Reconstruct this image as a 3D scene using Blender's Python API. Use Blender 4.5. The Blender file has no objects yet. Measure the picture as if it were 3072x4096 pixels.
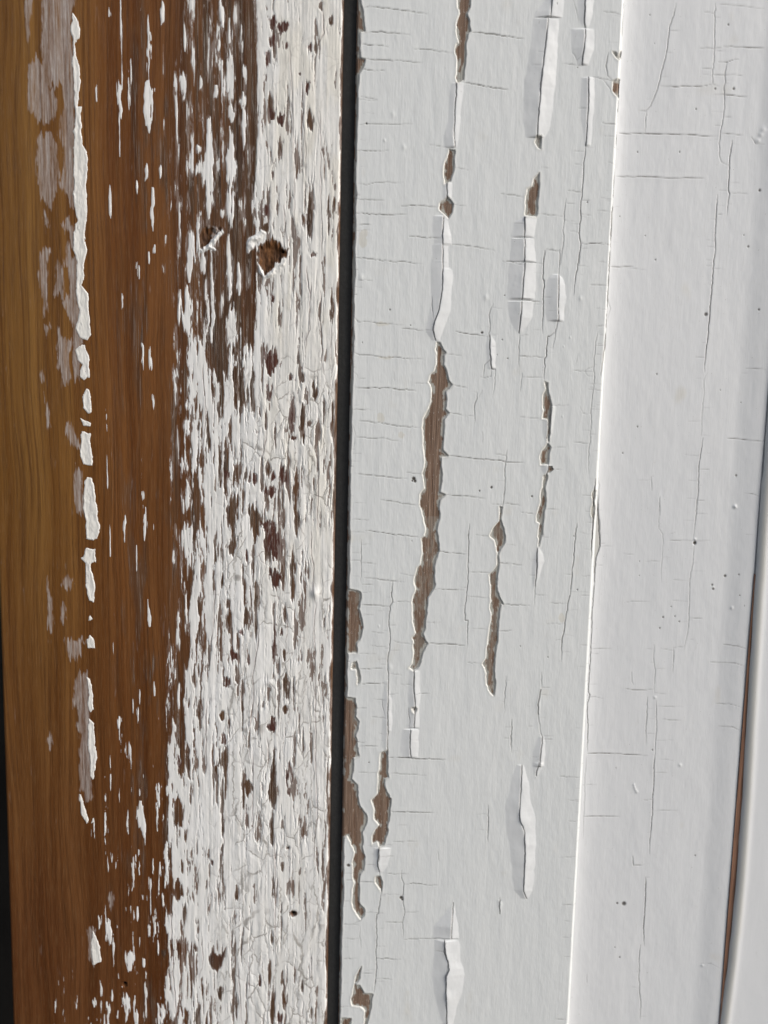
import bpy, math
import numpy as np
from mathutils import Matrix, Vector

# ------------------------------------------------------------------ camera, sky, sun, exposure
S = 0.25 / 3072.0            # metres per unit; one unit = one photo pixel on the board face
F = 3074.0                   # focal length in photo pixels
DIST = F * S
sc = bpy.context.scene
cam = bpy.data.cameras.new('camera')
cam.sensor_fit = 'HORIZONTAL'; cam.sensor_width = 36.0; cam.lens = 36.0 * F / 3072.0
cam.clip_start = 0.005; cam.clip_end = 20.0
co = bpy.data.objects.new('camera', cam); sc.collection.objects.link(co)
PITCH, ROLL = math.radians(-6.3), math.radians(1.35)
RM = Matrix.Rotation(math.radians(90) + PITCH, 3, 'X') @ Matrix.Rotation(ROLL, 3, 'Z')
co.matrix_world = Matrix.Translation((0, -DIST, 0)) @ RM.to_4x4()
cam.dof.use_dof = True; cam.dof.focus_distance = DIST * 1.0; cam.dof.aperture_fstop = 9.0
sc.camera = co
RN = np.array(RM)

world = bpy.data.worlds.new('World'); sc.world = world; world.use_nodes = True
wn = world.node_tree.nodes; wl = world.node_tree.links
SUN_AZ, SUN_EL = math.radians(66), math.radians(30)     # azimuth from the wall's normal towards the right
sky = wn.new('ShaderNodeTexSky'); sky.sky_type = 'NISHITA'; sky.sun_disc = False
sky.sun_elevation = SUN_EL; sky.sun_rotation = math.pi - SUN_AZ
sky.air_density = 0.9; sky.dust_density = 3.0; sky.ozone_density = 0.6
hs_ = wn.new('ShaderNodeHueSaturation'); hs_.inputs['Saturation'].default_value = .5        # overcast: nearly neutral sky
wl.new(sky.outputs[0], hs_.inputs['Color']); wl.new(hs_.outputs[0], wn['Background'].inputs[0]); wn['Background'].inputs[1].default_value = 0.10
sd = bpy.data.lights.new('sun', 'SUN'); sd.energy = 1.22; sd.angle = math.radians(34); sd.color = (1.0, 0.98, 0.955)
so = bpy.data.objects.new('sun', sd); sc.collection.objects.link(so)
dirv = Vector((math.sin(SUN_AZ) * math.cos(SUN_EL), -math.cos(SUN_AZ) * math.cos(SUN_EL), math.sin(SUN_EL)))
so.rotation_euler = dirv.to_track_quat('Z', 'Y').to_euler()
sc.view_settings.view_transform = 'Standard'; sc.view_settings.look = 'None'
sc.view_settings.gamma = 1.0; sc.view_settings.use_curve_mapping = False
sc.view_settings.exposure = 0.62

# ------------------------------------------------------------------ photo pixel -> board face (u right, v down)
def W(x, y, h=0.0):
    x = np.asarray(x, float); y = np.asarray(y, float)
    d = np.stack([(x - 1536) / F, -(y - 2048) / F, -np.ones_like(x)], -1) @ RN.T
    t = (F - h) / d[..., 1]
    return d[..., 0] * t, -d[..., 2] * t

TILES = dict(R1=(1300, 0), R2=(1300, 1000), R3=(1300, 2000), R4=(1300, 3030), S1=(1900, 0), S2=(1900, 1000),
             S3=(1900, 2000), S4=(1900, 3030), U1=(2272, 0), U2=(2272, 1000), U3=(2272, 2000), U4=(2272, 3030),
             M1=(600, 0), M2=(600, 1065), M3=(600, 2130), M4=(600, 3030), L1=(0, 0), L2=(0, 1365), L3=(0, 2730), D=(0, 0), P=(0, 0))
def tk(t): return 1024 / 1658 if t[0] == 'L' else 1.0 if t == 'P' else 3072 / 1659 if t == 'D' else 800 / 1659
def tp(t, pts, h=0.0):
    a = np.array(pts, float).reshape(-1, 2) * tk(t) + np.array(TILES[t])
    u, v = W(a[:, 0], a[:, 1], h)
    return np.stack([u, v], 1)
def parse(s):                       # 'R1 x,y x,y; x,y x,y ...' -> list of point arrays in board units
    out = []
    for line in s.strip().splitlines():
        line = line.strip()
        if not line: continue
        t, rest = line.split(' ', 1)
        for part in rest.split(';'):
            v = part.replace(',', ' ').split()
            if len(v) >= 4: out.append(tp(t, [float(q) for q in v]))
    return out

# ------------------------------------------------------------------ numpy noise
def vnoise(u, v, su, sv, seed):
    r = np.random.RandomState(seed).rand(256, 256).astype(np.float32)
    a = u / su + 1000.37; b = v / sv + 1000.71
    ia = np.floor(a).astype(int); ib = np.floor(b).astype(int)
    fa = (a - ia); fb = (b - ib)
    fa = fa * fa * (3 - 2 * fa); fb = fb * fb * (3 - 2 * fb)
    g = lambda i, j: r[i % 256, j % 256]
    return ((g(ia, ib) * (1 - fa) + g(ia + 1, ib) * fa) * (1 - fb) + (g(ia, ib + 1) * (1 - fa) + g(ia + 1, ib + 1) * fa) * fb) * 2 - 1
def fbm(u, v, su, sv, seed, octv=4, gain=.55, lac=2.1):
    n = 0; amp = 1.0; tot = 0
    for o in range(octv):
        n = n + amp * vnoise(u, v, su, sv, seed + 17 * o); tot += amp * amp
        amp *= gain; su /= lac; sv /= lac
    return n / math.sqrt(tot)
def rank(n):
    s = np.sort(np.random.RandomState(1).choice(n.ravel(), 20000))
    return (np.searchsorted(s, n.ravel()) / 20000.0).reshape(n.shape)
def ss(x, a, b):
    t = np.clip((x - a) / (b - a), 0, 1); return t * t * (3 - 2 * t)

# ------------------------------------------------------------------ grid fields
class Grid:
    def __init__(g, u0, u1, v0, v1, du, dv):
        g.us = np.arange(u0, u1 + du, du); g.vs = np.arange(v0, v1 + dv, dv); g.du = du; g.dv = dv
        g.U, g.V = np.meshgrid(g.us, g.vs)
    def box(g, u0, u1, v0, v1):
        i0, i1 = np.searchsorted(g.us, [u0, u1]); j0, j1 = np.searchsorted(g.vs, [v0, v1])
        return slice(max(j0 - 1, 0), j1 + 1), slice(max(i0 - 1, 0), i1 + 1)
    def zeros(g, val=0.0): return np.full(g.U.shape, val, dtype=np.float64)
def segdist(U, V, a, b):
    d = b - a; L = max(float(d @ d), 1e-9)
    t = np.clip(((U - a[0]) * d[0] + (V - a[1]) * d[1]) / L, 0, 1)
    return np.hypot(U - a[0] - t * d[0], V - a[1] - t * d[1]), t
def poly_sdf(g, poly, out, marg=40, wu=None, wv=None):
    """out = min(out, signed distance), negative inside"""
    sl = g.box(poly[:, 0].min() - marg, poly[:, 0].max() + marg, poly[:, 1].min() - marg, poly[:, 1].max() + marg)
    U = g.U[sl]; V = g.V[sl]
    if wu is not None: U = U + wu[sl]; V = V + wv[sl]
    if U.size == 0: return
    dist = np.full(U.shape, 1e9); ins = np.zeros(U.shape, bool); n = len(poly)
    for i in range(n):
        a = poly[i]; b = poly[(i + 1) % n]
        dist = np.minimum(dist, segdist(U, V, a, b)[0])
        if a[1] != b[1]:
            ins ^= ((a[1] > V) != (b[1] > V)) & (U < (b[0] - a[0]) * (V - a[1]) / (b[1] - a[1]) + a[0])
    out[sl] = np.minimum(out[sl], np.where(ins, -dist, dist))
def crack_fields(g, lines, C, LIFT, wu, wv, w=1.9, lift=1.3, base=.6, seed=3, reach=14):
    rs = np.random.RandomState(seed)
    for ln in lines:
        st = base + (1 - base) * rs.rand(); n = len(ln)
        seg = np.hypot(*(ln[1:] - ln[:-1]).T); cum = np.concatenate([[0], np.cumsum(seg)]); tot = cum[-1]
        for i in range(n - 1):
            a, b = ln[i], ln[i + 1]
            sl = g.box(min(a[0], b[0]) - reach, max(a[0], b[0]) + reach, min(a[1], b[1]) - reach, max(a[1], b[1]) + reach)
            U = g.U[sl] + wu[sl]; V = g.V[sl] + wv[sl]
            if U.size == 0: continue
            d, t = segdist(U, V, a, b)
            s = (cum[i] + t * seg[i])
            tap = np.clip(s / 50 + .35, 0, 1) * np.clip((tot - s) / 90, 0.0, 1) ** .5
            C[sl] = np.maximum(C[sl], st * tap * np.exp(-(d / w) ** 2))
            LIFT[sl] = np.maximum(LIFT[sl], lift * st * tap * np.exp(-(d / 8) ** 1.2))

def side_ticks(lines, seed, step=58, lo=12, hi=52, min_len=110):
    """short cross cracks that leave the long vertical ones"""
    rs = np.random.RandomState(seed); out = []
    for ln in lines:
        if abs(ln[-1][1] - ln[0][1]) < min_len: continue
        o = np.argsort(ln[:, 1]); u_, v_ = ln[o, 0], ln[o, 1]
        v = v_[0] + rs.rand() * step
        while v < v_[-1]:
            u = np.interp(v, v_, u_); L = (lo + (hi - lo) * rs.rand() ** 1.7) * (1 if rs.rand() < .5 else -1)
            s0 = rs.uniform(-.04, .12)
            out.append(np.array([[u, v], [u + L * .5, v + L * s0 * .5 + rs.uniform(-1, 1)], [u + L, v + L * s0]]))
            v += step * rs.uniform(.4, 1.8)
    return out
# ------------------------------------------------------------------ mesh building
def link(o, parent=None):
    sc.collection.objects.link(o)
    if parent: o.parent = parent
    return o
def grid_mesh(name, g, H, mask, mat, parent, attr=None, smooth=True):
    """H: height toward the viewer in units. mask: per-face booleans"""
    nv, nu = H.shape
    idx = np.arange(nv * nu).reshape(nv, nu)
    q = np.stack([idx[:-1, :-1], idx[1:, :-1], idx[1:, 1:], idx[:-1, 1:]], -1)
    q = q[mask] if mask is not None else q.reshape(-1, 4)
    if len(q) == 0: return None
    used = np.unique(q); remap = np.zeros(nv * nu, np.int64); remap[used] = np.arange(len(used))
    q = remap[q]
    co_ = np.stack([g.U.ravel()[used] * S, -H.ravel()[used] * S, -g.V.ravel()[used] * S], 1).astype(np.float32)
    me = bpy.data.meshes.new(name)
    me.vertices.add(len(co_)); me.vertices.foreach_set('co', co_.ravel())
    me.loops.add(q.size); me.loops.foreach_set('vertex_index', q.ravel().astype(np.int32))
    me.polygons.add(len(q)); me.polygons.foreach_set('loop_start', np.arange(0, q.size, 4, dtype=np.int32))
    me.update(calc_edges=True)
    if smooth: me.polygons.foreach_set('use_smooth', np.ones(len(q), bool))
    if attr is not None:
        a = me.attributes.new('msk', 'FLOAT_COLOR', 'POINT')
        arr = np.stack([np.clip(x, 0, 1).ravel()[used] for x in attr], 1).astype(np.float32)
        a.data.foreach_set('color', arr.ravel())
    me.materials.append(mat)
    o = bpy.data.objects.new(name, me); link(o, parent)
    return o
def simple_mesh(name, verts, faces, mat, parent=None, bevel=0, smooth=False):
    me = bpy.data.meshes.new(name)
    me.from_pydata([(a * S, -h * S, -b * S) for a, b, h in verts], [], faces); me.update()
    me.materials.append(mat)
    o = bpy.data.objects.new(name, me); link(o, parent)
    if smooth:
        for p in me.polygons: p.use_smooth = True
    return o
def prism(name, outline, h0, h1, mat, parent=None):
    """outline: list of (u,v) extruded from height h0 to h1"""
    n = len(outline)
    v = [(a, b, h1) for a, b in outline] + [(a, b, h0) for a, b in outline]
    f = [tuple(range(n)), tuple(range(2 * n - 1, n - 1, -1))] + [(i, i + n, (i + 1) % n + n, (i + 1) % n) for i in range(n)]
    return simple_mesh(name, v, f, mat, parent)
def thing(name, label, cat, u, v):
    o = bpy.data.objects.new(name, None); o.empty_display_size = .01
    link(o); o['label'] = label; o['category'] = cat
    return o

# ------------------------------------------------------------------ material helpers
class NT:
    def __init__(s, name, rough=.5, spec=.4):
        s.m = bpy.data.materials.new(name); s.m.use_nodes = True
        s.t = s.m.node_tree; s.b = s.t.nodes['Principled BSDF']
        s.b.inputs['Roughness'].default_value = rough; s.b.inputs['Specular IOR Level'].default_value = spec
        tc = s.t.nodes.new('ShaderNodeTexCoord'); s.obj = tc.outputs['Object']
    def n(s, typ, **kw):
        x = s.t.nodes.new(typ)
        for k, v in kw.items(): setattr(x, k, v)
        return x
    def lk(s, a, b): s.t.links.new(a, b)
    def mapp(s, scale, src=None, loc=(0, 0, 0)):
        m = s.n('ShaderNodeMapping'); m.inputs['Scale'].default_value = scale; m.inputs['Location'].default_value = loc
        s.lk(src or s.obj, m.inputs[0]); return m.outputs[0]
    def noise(s, vec, scale=1.0, detail=4, rough=.55, dist=0):
        n = s.n('ShaderNodeTexNoise'); n.inputs['Scale'].default_value = scale; n.inputs['Detail'].default_value = detail
        n.inputs['Roughness'].default_value = rough; n.inputs['Distortion'].default_value = dist
        s.lk(vec, n.inputs['Vector']); return n.outputs[0]
    def ramp(s, fac, stops, interp='LINEAR'):
        r = s.n('ShaderNodeValToRGB'); r.color_ramp.interpolation = interp
        e = r.color_ramp.elements
        while len(e) < len(stops): e.new(.5)
        for i, (p, c) in enumerate(stops):
            e[i].position = p; e[i].color = (c, c, c, 1) if isinstance(c, (int, float)) else (*c, 1)
        s.lk(fac, r.inputs[0]); return r.outputs[0]
    def mix(s, fac, a, b, blend='MIX'):
        m = s.n('ShaderNodeMix', data_type='RGBA', blend_type=blend)
        for i, x in ((0, fac), (6, a), (7, b)):
            if isinstance(x, tuple): m.inputs[i].default_value = (*x, 1)
            elif isinstance(x, (int, float)): m.inputs[i].default_value = x
            else: s.lk(x, m.inputs[i])
        return m.outputs[2]
    def math(s, op, a, b=0.0, clamp=False):
        m = s.n('ShaderNodeMath', operation=op, use_clamp=clamp)
        for i, x in enumerate((a, b)):
            if isinstance(x, (int, float)): m.inputs[i].default_value = x
            else: s.lk(x, m.inputs[i])
        return m.outputs[0]
    def attr(s):
        a = s.n('ShaderNodeAttribute', attribute_name='msk')
        sp = s.n('ShaderNodeSeparateColor'); s.lk(a.outputs['Color'], sp.inputs[0])
        return sp.outputs[0], sp.outputs[1], sp.outputs[2], a.outputs['Alpha']
    def bump(s, h, dist, strength=1.0, prev=None):
        b = s.n('ShaderNodeBump'); b.inputs['Distance'].default_value = dist; b.inputs['Strength'].default_value = strength
        s.lk(h, b.inputs['Height'])
        if prev: s.lk(prev, b.inputs['Normal'])
        return b.outputs[0]
    def done(s, col=None, nrm=None, rough=None):
        if col is not None: s.lk(col, s.b.inputs['Base Color'])
        if nrm is not None: s.lk(nrm, s.b.inputs['Normal'])
        if rough is not None: s.lk(rough, s.b.inputs['Roughness'])
        return s.m

def mat_white(name, base=(.785, .800, .793), brush=1.0):
    s = NT(name, .42, .35)
    crack, speck, thin, cream = s.attr()
    big = s.noise(s.mapp((60, 60, 12)), 1, 3)
    c = s.mix(s.ramp(big, [(.3, 0.0), (.7, 1.0)]), base, tuple(x * k for x, k in zip(base, (.965, .97, .975))))
    grime = s.noise(s.mapp((700, 700, 260)), 1, 5, .65)
    c = s.mix(s.math('MULTIPLY', s.ramp(grime, [(.60, 0.0), (.74, 1.0)]), .16), c, (.56, .54, .50))
    tiny = s.noise(s.mapp((1900, 1900, 1700)), 1, 1)
    c = s.mix(s.math('MULTIPLY', s.ramp(tiny, [(.77, 0.0), (.80, 1.0)]), .5), c, (.30, .28, .25))
    c = s.mix(cream, c, (.66, .62, .52))
    c = s.mix(thin, c, (.50, .49, .45))
    c = s.mix(crack, c, (.075, .06, .048))
    c = s.mix(speck, c, (.07, .06, .05))
    b1 = s.noise(s.mapp((1000, 1000, 75)), 1, 2, .5)
    b2 = s.noise(s.mapp((190, 190, 80)), 1, 3, .6)
    b3 = s.noise(s.mapp((2600, 2600, 500)), 1, 2)
    nrm = s.bump(b2, .00020 * brush)
    nrm = s.bump(b1, .000045 * brush, prev=nrm)
    nrm = s.bump(b3, .00002 * brush, prev=nrm)
    return s.done(c, nrm, s.ramp(grime, [(.3, .38), (.7, .52)]))

def mat_oldwood(name):           # bare weathered timber seen where the right board has lost its paint
    s = NT(name, .8, .2)
    prim, dark, fringe, x_ = s.attr()
    g1 = s.noise(s.mapp((1500, 1500, 60)), 1, 4, .6)
    g2 = s.noise(s.mapp((5200, 5200, 130)), 1, 3, .6)
    c = s.mix(s.ramp(g1, [(.3, 0.0), (.7, 1.0)]), (.17, .100, .066), (.31, .225, .170))
    c = s.mix(s.math('MULTIPLY', s.ramp(g2, [(.35, 1.0), (.55, 0.0)]), .55), c, (.085, .05, .032))
    c = s.mix(prim, c, (.30, .27, .23))
    fl = s.noise(s.mapp((2800, 2800, 500)), 1, 4, .7)
    c = s.mix(s.ramp(fl, [(.635, 0.0), (.675, 1.0)]), c, (.55, .52, .47))
    c = s.mix(fringe, c, (.46, .45, .41))
    c = s.mix(dark, c, (.05, .035, .025))
    nrm = s.bump(g1, .00025); nrm = s.bump(g2, .00012, prev=nrm)
    return s.done(c, nrm)

def mat_varnish(name):           # left board timber: attr = weather, primer, residue, knot
    s = NT(name, .5, .12)
    wea, prim, res, knot = s.attr()
    sep = s.n('ShaderNodeSeparateXYZ'); s.lk(s.obj, sep.inputs[0])
    x, z = sep.outputs[0], sep.outputs[2]
    warp = s.noise(s.mapp((30, 30, 7)), 1, 2)
    comb = s.n('ShaderNodeCombineXYZ')
    s.lk(s.math('ADD', x, s.math('MULTIPLY', warp, .012)), comb.inputs[0]); s.lk(z, comb.inputs[2])
    g0 = s.noise(s.mapp((210, 1, 3.0), comb.outputs[0]), 1, 3, .6)
    g1 = s.noise(s.mapp((900, 1, 14), comb.outputs[0]), 1, 4, .65)
    g2 = s.noise(s.mapp((4200, 1, 120), s.obj), 1, 3, .7)
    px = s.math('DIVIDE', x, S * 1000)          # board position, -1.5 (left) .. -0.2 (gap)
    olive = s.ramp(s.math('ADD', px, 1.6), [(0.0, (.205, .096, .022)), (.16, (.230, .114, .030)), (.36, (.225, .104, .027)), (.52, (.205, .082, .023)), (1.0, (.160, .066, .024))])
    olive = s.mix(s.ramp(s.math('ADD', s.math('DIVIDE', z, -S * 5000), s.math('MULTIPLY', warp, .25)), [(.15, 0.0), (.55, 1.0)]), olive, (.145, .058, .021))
    c = s.mix(s.ramp(g0, [(.38, 0.0), (.62, 1.0)]), (.68, .60, .55), (1.08, 1.09, 1.12))
    c = s.mix(1.0, olive, c, 'MULTIPLY')
    c = s.mix(s.math('MULTIPLY', s.ramp(g1, [(.36, 1.0), (.52, 0.0)]), .62), c, (.070, .027, .010))
    c = s.mix(s.math('MULTIPLY', s.ramp(g2, [(.52, 0.0), (.72, 1.0)]), .30), c, (.33, .20, .10))
    wz = s.ramp(g1, [(.35, (.045, .026, .018)), (.55, (.105, .062, .038)), (.72, (.17, .120, .085))])
    c = s.mix(wea, c, wz)
    streak = s.ramp(s.noise(s.mapp((4600, 1, 55)), 1, 3, .65), [(.575, 0.0), (.63, 1.0)])
    c = s.mix(s.math('MULTIPLY', streak, s.math('MULTIPLY', wea, .80)), c, (.46, .43, .39))
    c = s.mix(s.math('MULTIPLY', prim, s.ramp(g2, [(.35, .95), (.6, .55)])), c, (.085, .030, .026))
    rs_ = s.ramp(s.noise(s.mapp((3000, 1, 240)), 1, 4, .7), [(.35, (.36, .30, .27)), (.65, (.54, .49, .46))])
    c = s.mix(res, c, rs_)
    kn = s.ramp(s.noise(s.mapp((420, 420, 150)), 1, 5, .6), [(.30, (.040, .022, .015)), (.48, (.115, .055, .026)), (.70, (.25, .115, .048))])
    c = s.mix(knot, c, kn)
    nrm = s.bump(g1, .00015); nrm = s.bump(g2, .00006, prev=nrm)
    nrm = s.bump(streak, .00006, prev=nrm)
    return s.done(c, nrm, s.ramp(wea, [(0, .40), (1, .72)]))

def mat_oldpaint(name, scale=1.0):          # brittle, crackled paint on the left board: attr = wear, crackle, cream, shade-free dirt
    s = NT(name, .5, .3)
    wear, crk, cream, dirt = s.attr()
    warp = s.n('ShaderNodeTexNoise'); warp.inputs['Scale'].default_value = 420; warp.inputs['Detail'].default_value = 3
    s.lk(s.obj, warp.inputs['Vector'])
    add = s.n('ShaderNodeVectorMath', operation='MULTIPLY_ADD')
    s.lk(warp.outputs['Color'], add.inputs[0]); add.inputs[1].default_value = (.0026,) * 3; s.lk(s.obj, add.inputs[2])
    def vor(sc_, th):
        v = s.n('ShaderNodeTexVoronoi', feature='DISTANCE_TO_EDGE'); v.inputs['Scale'].default_value = 1
        s.lk(s.mapp(sc_, add.outputs[0]), v.inputs['Vector']); return v.outputs['Distance']
    v1 = vor((165, .01, 95), 0); v2 = vor((330, .01, 46), 0)
    m1 = s.ramp(s.noise(s.mapp((110, 110, 60)), 1, 2), [(.42, 0.0), (.56, 1.0)])
    c1 = s.math('MULTIPLY', s.ramp(v1, [(0.0, 1.0), (.012, .9), (.030, 0.0)]), s.math('MULTIPLY', crk, m1))
    c2 = s.math('MULTIPLY', s.ramp(v2, [(0.0, 1.0), (.02, .8), (.045, 0.0)]), s.math('MULTIPLY', crk, s.ramp(s.noise(s.mapp((160, 160, 30)), 1, 2), [(.46, 0.0), (.58, 1.0)])))
    cr = s.math('MAXIMUM', c1, c2)
    big = s.noise(s.mapp((240, 240, 60)), 1, 4, .6)
    c = s.mix(s.ramp(big, [(.35, 0.0), (.65, 1.0)]), (.89, .885, .87), (.82, .81, .78))
    c = s.mix(s.math('MULTIPLY', cream, .9), c, (.84, .81, .735))
    fine = s.noise(s.mapp((2400, 2400, 500)), 1, 4, .7)
    c = s.mix(s.math('MULTIPLY', s.ramp(fine, [(.60, 0.0), (.72, 1.0)]), s.math('ADD', .12, s.math('MULTIPLY', wear, .6))), c, (.40, .38, .35))
    c = s.mix(s.math('MULTIPLY', wear, .6), c, (.55, .53, .51))
    c = s.mix(s.math('MULTIPLY', cr, .65), c, (.16, .13, .10))
    c = s.mix(dirt, c, (.13, .035, .03))
    plates = s.ramp(v1, [(0.0, 0.0), (.14, .85), (.4, 1.0)])
    nrm = s.bump(s.math('MULTIPLY', plates, s.math('MULTIPLY', crk, m1)), .00014)
    nrm = s.bump(s.noise(s.mapp((1500, 1500, 240)), 1, 4, .6), .00004, prev=nrm)
    nrm = s.bump(s.noise(s.mapp((520, 520, 90)), 1, 3, .6), .00008, prev=nrm)
    return s.done(c, nrm)

def mat_plain(name, col, rough=.7, spec=.3, var=.2, sc_=(900, 900, 900)):
    s = NT(name, rough, spec)
    n = s.noise(s.mapp(sc_), 1, 4)
    c = s.mix(s.ramp(n, [(.3, 0.0), (.7, 1.0)]), tuple(x * (1 - var) for x in col), tuple(min(x * (1 + var), 1) for x in col))
    return s.done(c, s.bump(n, .0001))

M_white = mat_white('white_gloss_paint'); M_white2 = mat_white('white_paint_inner', (.78, .788, .795), .6)
M_white3 = mat_white('white_paint_trim', (.78, .788, .795), .35)
M_flake = mat_white('white_flake_paint', (.80, .81, .81), .25)
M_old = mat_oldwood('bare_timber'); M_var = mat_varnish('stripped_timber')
M_paint = mat_oldpaint('crackled_paint')
M_strip = mat_oldpaint('cream_paint')
M_rubber = mat_plain('black_rubber', (.044, .044, .043), .85, .2, .12)
M_bg = mat_plain('dark_backdrop', (.012, .011, .010), .9, .1, .3, (20, 20, 20))
M_redwood = mat_plain('reddish_bare_edge', (.24, .13, .085), .8, .2, .35, (1200, 1200, 60))
M_hole = mat_plain('dark_hole', (.018, .016, .014), .9, .1, .2)

V0, V1 = -1960, 3000          # boards run past the frame at both ends
def Winv(u, v):
    d = np.stack([u, np.full_like(u, F), -v], -1) @ RN           # camera at (0,-F,0) looking to the face
    return 1536 + F * d[..., 0] / -d[..., 2], 2048 - F * d[..., 1] / -d[..., 2]

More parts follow.
